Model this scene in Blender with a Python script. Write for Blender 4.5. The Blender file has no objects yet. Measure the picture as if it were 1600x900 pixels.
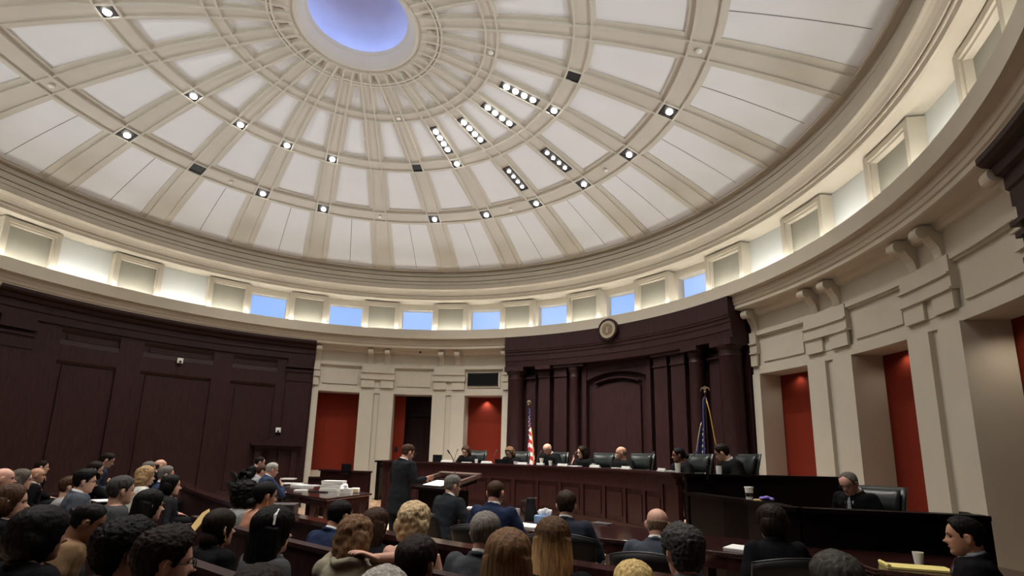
import bpy, bmesh, math, random
from mathutils import Vector, Matrix, noise
random.seed(7)
SC = bpy.context.scene
COL = SC.collection
sin, cos, rad, pi = math.sin, math.cos, math.radians, math.pi

# ---------------------------------------------------------------- camera, world, exposure
S_, H_ = 7.7, 1.5
FPX = 815.239
CR = Vector((0.9406789869754921, -0.3384130455077929, 0.02448783561081799))
CF = Vector((0.3275532896253347, 0.9245741978746156, 0.19460574266997552))
CU = Vector((-0.08849794301780974, -0.175040461764278, 0.9805758261485772))
PPX, PPY = 794.923, 550.873
CAM = Vector((0, -S_, H_))
cd = bpy.data.cameras.new('camera')
cam = bpy.data.objects.new('camera', cd)
COL.objects.link(cam)
cd.sensor_fit = 'HORIZONTAL'
cd.sensor_width = 36
cd.lens = FPX * 36 / 1600
cd.shift_x = (800 - PPX) / 1600
cd.shift_y = (PPY - 450) / 1600
cd.clip_start = 0.05
cd.clip_end = 200
cam.matrix_world = Matrix(((CR.x, CU.x, -CF.x, CAM.x), (CR.y, CU.y, -CF.y, CAM.y), (CR.z, CU.z, -CF.z, CAM.z), (0, 0, 0, 1)))
SC.camera = cam
SC.view_settings.view_transform = 'Standard'
SC.view_settings.look = 'None'
SC.view_settings.gamma = 1
SC.view_settings.use_curve_mapping = False
SC.view_settings.exposure = 0.3
COVE_E = 20.0      # strip hidden in the ledge
SPOT_W = 172.0      # each downlight
UP_W = 108.0        # each fill light added on the ledge to brighten the dome
wd = bpy.data.worlds.new('sky')
SC.world = wd
wd.use_nodes = True
nt = wd.node_tree
nt.nodes.clear()
wo = nt.nodes.new('ShaderNodeOutputWorld')
bg = nt.nodes.new('ShaderNodeBackground')
tc = nt.nodes.new('ShaderNodeTexCoord')
ns = nt.nodes.new('ShaderNodeTexNoise')
ns.inputs['Scale'].default_value = 3.5
ns.inputs['Detail'].default_value = 5
cr_ = nt.nodes.new('ShaderNodeValToRGB')
cr_.color_ramp.elements[0].position = 0.42
cr_.color_ramp.elements[0].color = (0.20, 0.38, 0.86, 1)
cr_.color_ramp.elements[1].position = 0.75
cr_.color_ramp.elements[1].color = (0.62, 0.72, 0.92, 1)
nt.links.new(tc.outputs['Generated'], ns.inputs['Vector'])
nt.links.new(ns.outputs['Fac'], cr_.inputs['Fac'])
nt.links.new(cr_.outputs['Color'], bg.inputs['Color'])
bg.inputs['Strength'].default_value = 1.1
nt.links.new(bg.outputs['Background'], wo.inputs['Surface'])


def ray(x, y):
    return CF + CR * ((x - PPX) / FPX) - CU * ((y - PPY) / FPX)


def at(x, y, depth):
    return CAM + ray(x, y) * depth


def onz(x, y, z):
    v = ray(x, y)
    return CAM + v * ((z - H_) / v.z)


def oncyl(x, y, r):
    v = ray(x, y)
    a = v.x**2 + v.y**2
    b = 2 * (CAM.x * v.x + CAM.y * v.y)
    c = CAM.x**2 + CAM.y**2 - r * r
    return CAM + v * ((-b + math.sqrt(b * b - 4 * a * c)) / (2 * a))


def azof(P):
    return math.degrees(math.atan2(P.x, P.y))


def pol(az, r, z=0.0):
    a = rad(az)
    return Vector((r * sin(a), r * cos(a), z))


# ---------------------------------------------------------------- materials
def mat(name, col, rough=0.6, spec=0.5, metal=0.0, var=0.0, scale=8.0, bump=0.0, stretch=None, col2=None, coat=0.0, emit=None, est=0.0, sss=0.0, trans=0.0, kind='noise'):
    m = bpy.data.materials.new(name)
    m.use_nodes = True
    t = m.node_tree
    b = t.nodes['Principled BSDF']
    b.inputs['Base Color'].default_value = (*col, 1)
    b.inputs['Roughness'].default_value = rough
    b.inputs['Specular IOR Level'].default_value = spec
    b.inputs['Metallic'].default_value = metal
    b.inputs['Coat Weight'].default_value = coat
    b.inputs['Coat Roughness'].default_value = 0.15
    if trans:
        b.inputs['Transmission Weight'].default_value = trans
    if sss:
        b.inputs['Subsurface Weight'].default_value = sss
        b.inputs['Subsurface Radius'].default_value = (0.02, 0.008, 0.004)
    if emit:
        b.inputs['Emission Color'].default_value = (*emit, 1)
        b.inputs['Emission Strength'].default_value = est
    if var or bump or col2:
        c = t.nodes.new('ShaderNodeTexCoord')
        mp = t.nodes.new('ShaderNodeMapping')
        if stretch:
            mp.inputs['Scale'].default_value = stretch
        t.links.new(c.outputs['Object'], mp.inputs['Vector'])
        if kind == 'voronoi':
            n = t.nodes.new('ShaderNodeTexVoronoi')
            out = n.outputs['Distance']
        else:
            n = t.nodes.new('ShaderNodeTexNoise')
            n.inputs['Detail'].default_value = 5
            out = n.outputs['Fac']
        n.inputs['Scale'].default_value = scale
        t.links.new(mp.outputs['Vector'], n.inputs['Vector'])
        r = t.nodes.new('ShaderNodeValToRGB')
        e = r.color_ramp.elements
        e[0].position, e[1].position = 0.3, 0.7
        a2 = col2 if col2 else tuple(min(1, x * (1 + var)) for x in col)
        a1 = col if col2 else tuple(x * (1 - var) for x in col)
        e[0].color, e[1].color = (*a1, 1), (*a2, 1)
        t.links.new(out, r.inputs['Fac'])
        t.links.new(r.outputs['Color'], b.inputs['Base Color'])
        if bump:
            bp = t.nodes.new('ShaderNodeBump')
            bp.inputs['Strength'].default_value = bump
            bp.inputs['Distance'].default_value = 0.01
            t.links.new(out, bp.inputs['Height'])
            t.links.new(bp.outputs['Normal'], b.inputs['Normal'])
    return m


M = {}
M['cream'] = mat('cream_paint', (0.55, 0.51, 0.425), 0.6, 0.3, var=0.03, scale=3)
M['rib'] = mat('rib_paint', (0.57, 0.55, 0.485), 0.6, 0.25, var=0.02, scale=3)
M['white'] = mat('acoustic_white', (0.76, 0.79, 0.82), 0.85, 0.2, var=0.015, scale=2)
M['panelgrey'] = mat('shaded_panel_grey', (0.31, 0.30, 0.25), 0.8, 0.2, var=0.03, scale=5)  # grey-beige field, darkened to hold the shade of its recess
M['cap'] = mat('oculus_plaster', (0.55, 0.55, 0.60), 0.9, 0.1, var=0.06, scale=2)
M['seam'] = mat('seam_dark', (0.16, 0.155, 0.15), 0.8, 0.1, var=0.05)
M['wood'] = mat('dark_mahogany', (0.026, 0.0092, 0.0100), 0.48, 0.26, var=0.35, scale=5, stretch=(6, 6, 0.7), bump=0.04)
M['benchwood'] = mat('bench_mahogany', (0.024, 0.0068, 0.0075), 0.40, 0.22, var=0.3, scale=4, stretch=(5, 5, 1), bump=0.03)
M['tablewood'] = mat('polished_mahogany', (0.036, 0.0125, 0.0115), 0.14, 0.5, var=0.3, scale=4, stretch=(5, 2, 1), coat=0.5)
M['railwood'] = mat('rail_wood_lightened', (0.11, 0.065, 0.055), 0.3, 0.5, var=0.2, scale=6)  # wood colour lightened for the light the lectern rails reflect
M['blackwood'] = mat('black_lacquer_wood', (0.0050, 0.0028, 0.0032), 0.45, 0.05, var=0.2, scale=4)
M['red'] = mat('brick_red_fabric', (0.19, 0.021, 0.009), 0.85, 0.2, var=0.10, scale=40, bump=0.05)
M['black'] = mat('black_matte', (0.008, 0.008, 0.009), 0.6, 0.4, var=0.1)
M['blackplastic'] = mat('black_plastic', (0.012, 0.012, 0.014), 0.35, 0.5, var=0.1)
M['leather'] = mat('black_green_leather', (0.012, 0.016, 0.015), 0.33, 0.5, var=0.2, scale=30, bump=0.08)
M['chairfabric'] = mat('black_chair_fabric', (0.008, 0.008, 0.010), 0.55, 0.4, var=0.2, scale=80, bump=0.05)
M['chrome'] = mat('brushed_metal', (0.55, 0.55, 0.56), 0.3, 0.5, metal=1.0, var=0.05)
M['gold'] = mat('gold_fringe', (0.70, 0.45, 0.12), 0.4, 0.5, metal=0.4, var=0.15, scale=60)
M['paper'] = mat('white_paper', (0.80, 0.80, 0.78), 0.7, 0.2, var=0.03, scale=20)
M['paperedge'] = mat('paper_stack', (0.70, 0.69, 0.66), 0.8, 0.2, var=0.15, scale=30, stretch=(1, 1, 30))
M['folder'] = mat('manila_folder', (0.66, 0.46, 0.20), 0.7, 0.2, var=0.04)
M['yellow'] = mat('yellow_legal_pad', (0.80, 0.68, 0.25), 0.7, 0.2, var=0.03)
M['cup'] = mat('white_paper_cup', (0.80, 0.79, 0.75), 0.5, 0.3, var=0.03)
M['blue'] = mat('pale_blue_box', (0.28, 0.42, 0.68), 0.6, 0.3, var=0.15, scale=30)
M['tissue'] = mat('white_tissue', (0.85, 0.86, 0.88), 0.8, 0.2, var=0.02)
M['purple'] = mat('purple_wrap', (0.30, 0.22, 0.70), 0.5, 0.3, var=0.2, scale=40)
M['clear'] = mat('clear_plastic', (0.85, 0.88, 0.9), 0.08, 0.5, trans=0.9)
M['bulb'] = mat('lit_lamp', (1, 0.95, 0.85), 0.5, 0.3, emit=(1.0, 0.94, 0.84), est=30)
M['whiteplastic'] = mat('white_plastic', (0.75, 0.75, 0.72), 0.4, 0.4, var=0.02)
M['carpet'] = mat('patterned_carpet', (0.40, 0.20, 0.12), 0.95, 0.1, scale=9, col2=(0.72, 0.58, 0.42), bump=0.1)
M['glow'] = mat('cove_lamp', (1, 1, 1), 0.5, 0.3, emit=(1.0, 0.985, 0.955), est=COVE_E)
M['blueled'] = mat('blue_cove_lamp', (0.3, 0.4, 1), 0.5, 0.3, emit=(0.36, 0.47, 1.0), est=4.6)
M['pane'] = mat('window_glass', (0.9, 0.93, 0.95), 0.18, 0.4, trans=1.0)
M['shade'] = mat('frosted_shade', (0.62, 0.65, 0.64), 0.5, 0.3, var=0.03, scale=2)
M['screen'] = mat('black_glass', (0.003, 0.003, 0.004), 0.5, 0.2, var=0.1)


# ---------------------------------------------------------------- mesh helpers
class MB:
    def __init__(s):
        s.v, s.f = [], []

    def add(s, vs, fs):
        o = len(s.v)
        s.v += [tuple(p) for p in vs]
        s.f += [tuple(i + o for i in f) for f in fs]
        return s

    def arc(s, a0, a1, r0, r1, z0, z1, step=1.5):
        n = max(1, int(math.ceil(abs(a1 - a0) / step)))
        vs, fs = [], []
        for i in range(n + 1):
            a = a0 + (a1 - a0) * i / n
            vs += [pol(a, r0, z0), pol(a, r1, z0), pol(a, r1, z1), pol(a, r0, z1)]
        for i in range(n):
            b = 4 * i
            for k in range(4):
                k2 = (k + 1) % 4
                fs.append((b + k, b + k2, b + 4 + k2, b + 4 + k))
        fs += [(0, 3, 2, 1), (4 * n, 4 * n + 1, 4 * n + 2, 4 * n + 3)]
        return s.add(vs, fs)

    def lathe(s, prof, a0=0, a1=360, step=1.5, closed=False, caps=False):
        n = max(1, int(math.ceil(abs(a1 - a0) / step)))
        k = len(prof)
        full = abs(a1 - a0) >= 359.99
        vs, fs = [], []
        for i in range(n if full else n + 1):
            a = a0 + (a1 - a0) * i / n
            vs += [pol(a, r, z) for r, z in prof]
        m = k if closed else k - 1
        for i in range(n):
            b, c = k * i, k * ((i + 1) % n if full else i + 1)
            for j in range(m):
                j2 = (j + 1) % k
                fs.append((b + j, b + j2, c + j2, c + j))
        if caps and not full:
            fs += [tuple(reversed(range(k))), tuple(range(k * n, k * n + k))]
        return s.add(vs, fs)

    def box(s, c, d, m=None):
        vs = [Vector((c[0] + x * d[0] / 2, c[1] + y * d[1] / 2, c[2] + z * d[2] / 2)) for x in (-1, 1) for y in (-1, 1) for z in (-1, 1)]
        if m:
            vs = [m @ v for v in vs]
        return s.add(vs, [(0, 1, 3, 2), (4, 6, 7, 5), (0, 4, 5, 1), (2, 3, 7, 6), (0, 2, 6, 4), (1, 5, 7, 3)])

    def tube(s, pts, rr, n=10, m=None, power=1.0, ref=None):
        # rr: list of radius or (rx, ry); ellipse x-axis across
        pts = [Vector(p) for p in pts]
        vs, fs = [], []
        k = len(pts)
        ref = Vector(ref) if ref else None
        prev = None
        for i, p in enumerate(pts):
            t = (pts[min(i + 1, k - 1)] - pts[max(i - 1, 0)])
            t = t.normalized() if t.length > 1e-9 else Vector((0, 0, 1))
            if ref is not None:
                u = (ref - t * ref.dot(t)).normalized()
            elif prev is None:
                r0 = Vector((1, 0, 0)) if abs(t.x) < 0.9 else Vector((0, 1, 0))
                u = (r0 - t * r0.dot(t)).normalized()
            else:
                u = (prev - t * prev.dot(t)).normalized()
            prev = u
            w = t.cross(u)
            r = rr[i] if isinstance(rr, (list, tuple)) else rr
            rx, ry = r if isinstance(r, (list, tuple)) else (r, r)
            for j in range(n):
                a = 2 * pi * j / n
                vs.append(p + u * (rx * cos(a)) + w * (ry * sin(a)))
        for i in range(k - 1):
            for j in range(n):
                j2 = (j + 1) % n
                fs.append((i * n + j, i * n + j2, i * n + n + j2, i * n + n + j))
        fs += [tuple(reversed(range(n))), tuple(range((k - 1) * n, k * n))]
        if m:
            vs = [m @ v for v in vs]
        return s.add(vs, fs)

    def ball(s, c, r, nu=12, nv=8, m=None):
        rx, ry, rz = r if isinstance(r, (list, tuple)) else (r, r, r)
        vs = [Vector((c[0], c[1], c[2] + rz))]
        for i in range(1, nv):
            ph = pi * i / nv
            for j in range(nu):
                a = 2 * pi * j / nu
                vs.append(Vector((c[0] + rx * sin(ph) * cos(a), c[1] + ry * sin(ph) * sin(a), c[2] + rz * cos(ph))))
        vs.append(Vector((c[0], c[1], c[2] - rz)))
        L = len(vs) - 1
        fs = [(0, 1 + j, 1 + (j + 1) % nu) for j in range(nu)]
        for i in range(nv - 2):
            for j in range(nu):
                b = 1 + i * nu
                fs.append((b + j, b + nu + j, b + nu + (j + 1) % nu, b + (j + 1) % nu))
        b = 1 + (nv - 2) * nu
        fs += [(b + j, L, b + (j + 1) % nu) for j in range(nu)]
        if m:
            vs = [m @ v for v in vs]
        return s.add(vs, fs)

    def prism(s, poly, z0, z1, m=None):
        n = len(poly)
        vs = [Vector((p[0], p[1], z0)) for p in poly] + [Vector((p[0], p[1], z1)) for p in poly]
        if m:
            vs = [m @ v for v in vs]
        fs = [tuple(reversed(range(n))), tuple(range(n, 2 * n))]
        fs += [(i, (i + 1) % n, n + (i + 1) % n, n + i) for i in range(n)]
        return s.add(vs, fs)

    def mesh(s, name):
        me = bpy.data.meshes.new(name)
        me.from_pydata(s.v, [], s.f)
        bm = bmesh.new()
        bm.from_mesh(me)
        bmesh.ops.recalc_face_normals(bm, faces=bm.faces)
        bm.to_mesh(me)
        bm.free()
        return me

    def build(s, name, m, parent=None, smooth=False, bevel=0.0, local=False):
        """local=False: vertices are in world space, whatever the parent's place"""
        me = s.mesh(name)
        me.materials.append(m)
        o = bpy.data.objects.new(name, me)
        COL.objects.link(o)
        if smooth:
            me.shade_smooth()
            if smooth != 'all':
                me.set_sharp_from_angle(angle=rad(38))
        if bevel:
            b = o.modifiers.new('bevel', 'BEVEL')
            b.width = bevel
            b.segments = 2
            b.limit_method = 'ANGLE'
        if parent:
            o.parent = parent
            if not local:
                o.matrix_parent_inverse = parent_world(parent).inverted()
        return o


def parent_world(o):
    m = o.matrix_basis.copy()
    while o.parent:
        m = o.parent.matrix_basis @ o.matrix_parent_inverse @ m if False else (o.parent.matrix_basis @ o.matrix_parent_inverse @ m)
        o = o.parent
    return m


def tag(o, label, cat, group=None, kind=None):
    o['label'] = label
    o['category'] = cat
    if group:
        o['group'] = group
    if kind:
        o['kind'] = kind
    return o


def empty(name, loc, az=None, label=None, cat=None, group=None):
    o = bpy.data.objects.new(name, None)
    COL.objects.link(o)
    o.empty_display_size = 0.1
    rz = 0 if az is None else -rad(az)
    o.matrix_basis = Matrix.Translation(Vector(loc)) @ Matrix.Rotation(rz, 4, 'Z')
    if label:
        tag(o, label, cat, group)
    return o


def copy_tree(o, parent=None):
    c = o.copy()
    COL.objects.link(c)
    c.parent = parent
    for ch in [x for x in CHILDREN(o)]:
        d = copy_tree(ch, c)
        d.matrix_parent_inverse = ch.matrix_parent_inverse.copy()
    return c


def CHILDREN(o):
    return [x for x in COL.objects if x.parent == o]


TRIM = [0]


def struct(o):
    o['kind'] = 'structure'
    return o


def trim(mb, m, smooth=False, parent=None):
    TRIM[0] += 1
    o = mb.build('trim_%d' % TRIM[0], m, parent, smooth=smooth)
    return struct(o)


def spot(parent, m, watts, size=rad(110), blend=0.8, target=None, rad_=0.06, col=(1.0, 0.96, 0.90)):
    ld = bpy.data.lights.new('lamp_light', 'SPOT')
    ld.energy = watts
    ld.spot_size = size
    ld.spot_blend = blend
    ld.shadow_soft_size = rad_
    ld.color = col
    o = bpy.data.objects.new('lamp_light', ld)
    COL.objects.link(o)
    o.parent = parent
    w = parent.matrix_basis @ m
    loc = w.to_translation()
    d = (Vector(target) - loc).normalized() if target is not None else Vector((0, 0, -1))
    q = d.to_track_quat('-Z', 'Y').to_matrix().to_4x4()
    o.matrix_basis = parent.matrix_basis.inverted() @ (Matrix.Translation(loc) @ q)
    return o



# ---------------------------------------------------------------- the dome
PH0 = 10.56
RIBS = [PH0 + 15 * k for k in range(24)]


def dz(r):
    return 8.31 - 0.0285 * r * r


prof = [(r, dz(r)) for r in [1.0 + i * (7.34 - 1.0) / 22 for i in range(23)]]
struct(MB().lathe(prof, step=1.5).build('ceiling', M['white'], smooth='all'))
# roof shell above, keeps daylight out of the attic
struct(MB().lathe([(1.35, 9.4), (1.35, 8.9), (8.9, 7.4), (8.9, 6.35)], step=5).build('ceiling_roof', M['white']))

for a in RIBS:
    mb = MB()
    n = 26
    rows = []
    for i in range(n + 1):
        r = 1.02 + (7.31 - 1.02) * i / n
        wi = 0.06 + 0.017 * r
        wo = wi + 0.045 + 0.0125 * r
        half = r * sin(rad(7.5))
        wo = min(wo, half * 0.985)
        wi = min(wi, wo - 0.03)
        b = 0.016
        q = [(-wo, 0.0), (-wo, 0.024), (-wi - b, 0.028), (-wi - b, 0.066), (-wi + b, 0.066), (-wi + b, 0.038), (wi - b, 0.038), (wi - b, 0.066), (wi + b, 0.066), (wi + b, 0.028), (wo, 0.02), (wo, 0.004)]
        c0 = pol(a, r)
        t = pol(a + 90, 1)
        rows += [Vector((c0.x + t.x * u, c0.y + t.y * u, dz(r) - d)) for u, d in q]
    k = 12
    fs = [(i * k + j, i * k + j + 1, i * k + k + j + 1, i * k + k + j) for i in range(n) for j in range(k - 1)]
    mb.add(rows, fs)
    trim(mb, M['rib'])
for R, wi, wo in ((5.31, 0.155, 0.25), (3.60, 0.13, 0.20), (2.17, 0.095, 0.15), (1.32, 0.03, 0.055)):
    b = 0.016
    q = [(-wo, -0.01), (-wo, 0.026), (-wi - b, 0.030), (-wi - b, 0.069), (-wi + b, 0.069), (-wi + b, 0.040), (wi - b, 0.040), (wi - b, 0.069), (wi + b, 0.069), (wi + b, 0.030), (wo, 0.022), (wo, -0.01)]
    trim(MB().lathe([(R + u, dz(R + u) - d) for u, d in q]), M['rib'])
# panel seams, halfway between the ribs in the outer ring
mb = MB()
for a in RIBS:
    for i in range(8):
        r0, r1 = 5.56 + i * 0.205, 5.56 + (i + 1) * 0.205
        t = pol(a + 97.5, 0.006)
        c0, c1 = pol(a + 7.5, r0, dz(r0) - 0.004), pol(a + 7.5, r1, dz(r1) - 0.004)
        mb.add([c0 - t, c0 + t, c1 + t, c1 - t], [(0, 1, 2, 3)])
trim(mb, M['seam'])
# oculus: collar, drum, lit cap
trim(MB().lathe([(1.30, dz(1.3) - 0.01), (1.12, 8.262), (1.10, 8.235), (1.04, 8.225), (1.02, 8.245), (0.99, 8.25), (0.965, 8.225), (0.93, 8.225), (0.90, 8.26), (0.84, 8.34), (0.82, 8.40), (0.80, 8.41), (0.785, 8.43), (0.775, 8.45), (0.79, 8.47), (1.25, 8.50)]), M['rib'], smooth=True)
trim(MB().lathe([(1.25, 8.50), (1.25, 8.72)], step=3), M['white'])
trim(MB().lathe([(1.25, 8.70), (1.1, 8.80), (0.8, 8.90), (0.4, 8.955), (0.01, 8.97)], step=3), M['cap'], smooth='all')
trim(MB().lathe([(1.08, 8.52), (1.14, 8.52), (1.14, 8.56), (1.08, 8.56)], step=3, closed=True), M['blueled'])
# cornice round the foot of the dome
trim(MB().lathe([(7.29, dz(7.29) - 0.02), (7.29, dz(7.29) - 0.045), (7.315, dz(7.3) - 0.05), (7.34, 6.79), (7.42, 6.775), (7.44, 6.765), (7.45, 6.745), (7.43, 6.735), (7.425, 6.635), (7.47, 6.635), (7.47, 6.60), (7.405, 6.60), (7.40, 6.475), (7.45, 6.475), (7.45, 6.445), (7.375, 6.445), (7.365, 6.36), (7.42, 6.36), (7.42, 6.335), (7.33, 6.335), (7.32, 6.24), (7.30, 6.225), (7.295, 6.20), (7.31, 6.19), (7.34, 6.185), (7.38, 6.16), (7.42, 6.11), (7.445, 6.06), (7.45, 6.065), (7.485, 6.065), (7.485, 6.045), (7.47, 6.04), (7.475, 6.01), (7.50, 6.01), (7.505, 5.94), (7.54, 5.93), (8.02, 5.915)]), M['cream'])
# ledge with its hidden strip of light
LEDGE = [(8.05, 4.95), (7.60, 4.95), (7.60, 4.90), (7.555, 4.90), (7.555, 5.035), (7.49, 5.035), (7.49, 4.775), (7.62, 4.775)]
trim(MB().lathe(LEDGE, step=1.5), M['cream'])
trim(MB().lathe([(7.585, 4.975), (7.585, 5.02), (7.615, 5.02), (7.615, 4.975)], step=5), M['glow'])

for i in range(24):  # unseen lamps added behind the fascia to brighten the dome
    a = RIBS[i] + 7.5
    e = empty('dome_fill_light', pol(a, 7.655, 4.98), a, 'small unseen fill light added on the ledge to brighten the dome', 'fill light', 'added fill lights on the ledge')
    MB().box((0, 0, 0), (0.14, 0.05, 0.05)).build('fill_light_housing', M['black'], e, local=True)
    spot(e, Matrix.Translation((0, 0, 0.05)), UP_W, size=rad(74), blend=0.9, target=pol(a, 2.3, 8.2), rad_=0.05, col=(0.98, 0.99, 1.0))

# clerestory: framed panel at every rib, window in every bay
HP = 3.7
for i, a in enumerate(RIBS):
    zb, zt = 4.95, 5.89
    mb = MB()
    R0, R1 = 7.70, 8.02
    fw = 0.62
    mb.arc(a - HP, a - HP + fw, R0, R1, zb, zt, 1)
    mb.arc(a + HP - fw, a + HP, R0, R1, zb, zt, 1)
    mb.arc(a - HP + fw, a + HP - fw, R0, R1, zb, zb + 0.07)
    mb.arc(a - HP + fw, a + HP - fw, R0, R1, zt - 0.085, zt)
    # inner stepped frame
    g = 0.28
    mb.arc(a - HP + fw, a - HP + fw + g, R0 + 0.03, R1, zb + 0.07, zt - 0.085, 1)
    mb.arc(a + HP - fw - g, a + HP - fw, R0 + 0.03, R1, zb + 0.07, zt - 0.085, 1)
    mb.arc(a - HP + fw + g, a + HP - fw - g, R0 + 0.03, R1, zt - 0.125, zt - 0.085)
    mb.arc(a - HP + fw + g, a + HP - fw - g, R0 + 0.03, R1, zb + 0.07, zb + 0.10)
    t = trim(mb, M['cream'])
    fld = MB().arc(a - HP + fw + g, a + HP - fw - g, R0 + 0.12, R0 + 0.14, zb + 0.10, zt - 0.125).build('panel_field', M['panelgrey'], t)
    struct(fld)
for i, a in enumerate(RIBS):
    a = a + 7.5
    hw = 7.5 - HP
    mb = MB()
    Rw = 7.93
    far = ((a + 180) % 360) - 180
    shaded = not (-15 < far < 80)
    Ro = 8.18
    w2 = hw - 0.55
    # sky opening: jambs, head and sill of the reveal
    mb.arc(a - hw, a - w2, Rw, Ro, 4.95, 5.92, 1)
    mb.arc(a + w2, a + hw, Rw, Ro, 4.95, 5.92, 1)
    mb.arc(a - w2, a + w2, Rw, Ro, 5.74, 5.92)
    mb.arc(a - w2, a + w2, Rw, Ro, 4.95, 5.00)
    o = struct(mb.build('window_%d' % (i + 1), M['cream']))
    if shaded:
        struct(MB().arc(a - hw, a + hw, Rw - 0.012, Rw - 0.004, 4.95, 5.915, 1).build('roller_shade', M['shade'], o))
    p = struct(MB().arc(a - w2, a + w2, Ro - 0.03, Ro - 0.024, 5.0, 5.80, 1).build('pane', M['pane'], o))
# outer wall over the clerestory, then an unseen shell added against sky-light leaks
trim(MB().lathe([(8.20, 5.90), (8.20, 7.6)], step=5), M['cream'])
struct(MB().lathe([(8.0, 4.93), (9.6, 4.9), (9.6, -0.01)], step=5).build('wall_light_block', M['cream']))
for a in RIBS:
    pass
# ---------------------------------------------------------------- walls
WR = 8.05
ZL = 3.2
CORN = [(7.62, 4.775), (7.62, 4.67), (7.64, 4.66), (7.645, 4.60), (7.67, 4.585), (7.67, 4.52), (7.70, 4.505), (7.93, 4.495), (7.96, 4.44), (8.0, 4.40), (8.05, 4.38)]
trim(MB().lathe(CORN, 87.4, 128.3 + 90), M['cream'])
trim(MB().lathe(CORN, -142, 38.7), M['cream'])


def bracket(a):
    m = Matrix.Translation(pol(a, 0)) @ Matrix.Rotation(-rad(a), 4, 'Z')
    # side profile in (R, z), thickness sideways: fat scroll tapering to the wall
    prof = []
    for k in range(13):
        t = k / 12
        an = rad(100 + 230 * t)
        prof.append((7.815 + 0.075 * cos(an), 4.395 + 0.085 * sin(an)))
    prof += [(7.93, 4.27), (7.98, 4.20), (8.0, 4.13), (8.01, 4.07), (8.06, 4.07), (8.06, 4.48)]
    vs, n = [], len(prof)
    for sx in (-0.075, 0.075):
        vs += [m @ Vector((sx, r, z)) for r, z in prof]
    fs = [tuple(reversed(range(n))), tuple(range(n, 2 * n))] + [(i, (i + 1) % n, n + (i + 1) % n, n + i) for i in range(n)]
    return MB().add(vs, fs)


def cream_wall(name, ac, side):
    ope = [ac - 15, ac, ac + 15]
    ho = 4.05
    edge = 20.3
    mb = MB()
    piers = [(ac - edge, ac - 15 - ho), (ac - 15 + ho, ac - ho), (ac + ho, ac + 15 - ho), (ac + 15 + ho, ac + edge)]
    for p0, p1 in piers:
        mb.arc(p0, p1, WR, 8.52, 0, ZL)
    mb.arc(ac - edge, ac + edge, WR, 8.52, ZL, 4.6)
    w = struct(mb.build('wall_' + name, M['cream']))
    # architrave and frieze mouldings
    mb = MB()
    mb.arc(ac - edge, ac + edge, 8.015, WR, 4.035, 4.075)
    mb.arc(ac - edge, ac + edge, 8.02, WR, ZL + 0.001, ZL + 0.16)
    trim(mb, M['cream'])
    for q in (ac - 22.5, ac - 7.5, ac + 7.5, ac + 22.5):
        lo, hi = -3.45, 3.45
        if q < ac - 20:
            lo = 22.5 - edge
        if q > ac + 20:
            hi = edge - 22.5
        mb = MB()
        zb = 0.55

        def seg(x0, x1, *k):
            x0, x1 = max(x0, lo), min(x1, hi)
            if x1 > x0 + 0.05:
                mb.arc(q + x0, q + x1, *k)
        seg(-3.45, -0.62, 7.985, WR, zb, ZL + 0.001)
        seg(0.62, 3.45, 7.985, WR, zb, ZL + 0.001)
        seg(-3.45, 3.45, 8.0, WR, 0, zb)
        # capital: twin blocks, two ledges and a plain block
        seg(-3.3, -0.62, 7.965, WR, ZL + 0.16, 3.60)
        seg(0.62, 3.3, 7.965, WR, ZL + 0.16, 3.60)
        seg(-3.3, 3.3, 8.01, WR, ZL + 0.16, 3.60)
        seg(-3.6, 3.6, 7.93, WR, 3.60, 3.625)
        seg(-3.45, 3.45, 7.955, WR, 3.625, 3.79)
        seg(-3.7, 3.7, 7.92, WR, 3.79, 3.82)
        seg(-3.35, 3.35, 7.96, WR, 3.82, 4.035)
        trim(mb, M['cream'])
        for s_ in (-1.75, 1.75):
            if lo < s_ < hi or abs(q - ac) > 20:
                if abs(q - ac) > 20:
                    s_ = (lo + 0.7) if q < ac else (hi - 0.7)
                    if s_ * (q - ac) > 0:
                        pass
                trim(bracket(q + s_), M['cream'])
                if abs(q - ac) > 20:
                    break
    for q in ope:
        mb = MB()
        # recessed panel over the opening with a thin raised field
        mb.arc(q - 4.1, q + 4.1, 7.975, WR, 3.965, 4.035)
        mb.arc(q - 4.1, q + 4.1, 8.01, WR, 3.935, 3.965)
        mb.arc(q - 3.45, q + 3.45, 8.022, WR, 3.43, 3.85)
        trim(mb, M['cream'])
    return w


cream_wall('north', 18.06, 0)
cream_wall('south', 108.06, 1)
# recess backs behind the openings
for i, a in enumerate((3.06, 33.06, 93.06, 108.06)):
    mb = MB()
    mb.arc(a - 5.2, a + 5.2, 8.53, 8.58, 0, 3.6)
    struct(mb.build('wall_recess', M['red']))
    struct(MB().arc(a - 4.9, a + 4.9, 8.522, 8.56, ZL + 0.0, ZL + 0.02).build('ceiling_recess', M['cream']))
struct(MB().arc(3.06 - 4.0, 3.06 + 4.0, 8.40, 8.50, 0, 0.98).build('wall_sill', M['cream']))
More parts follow.
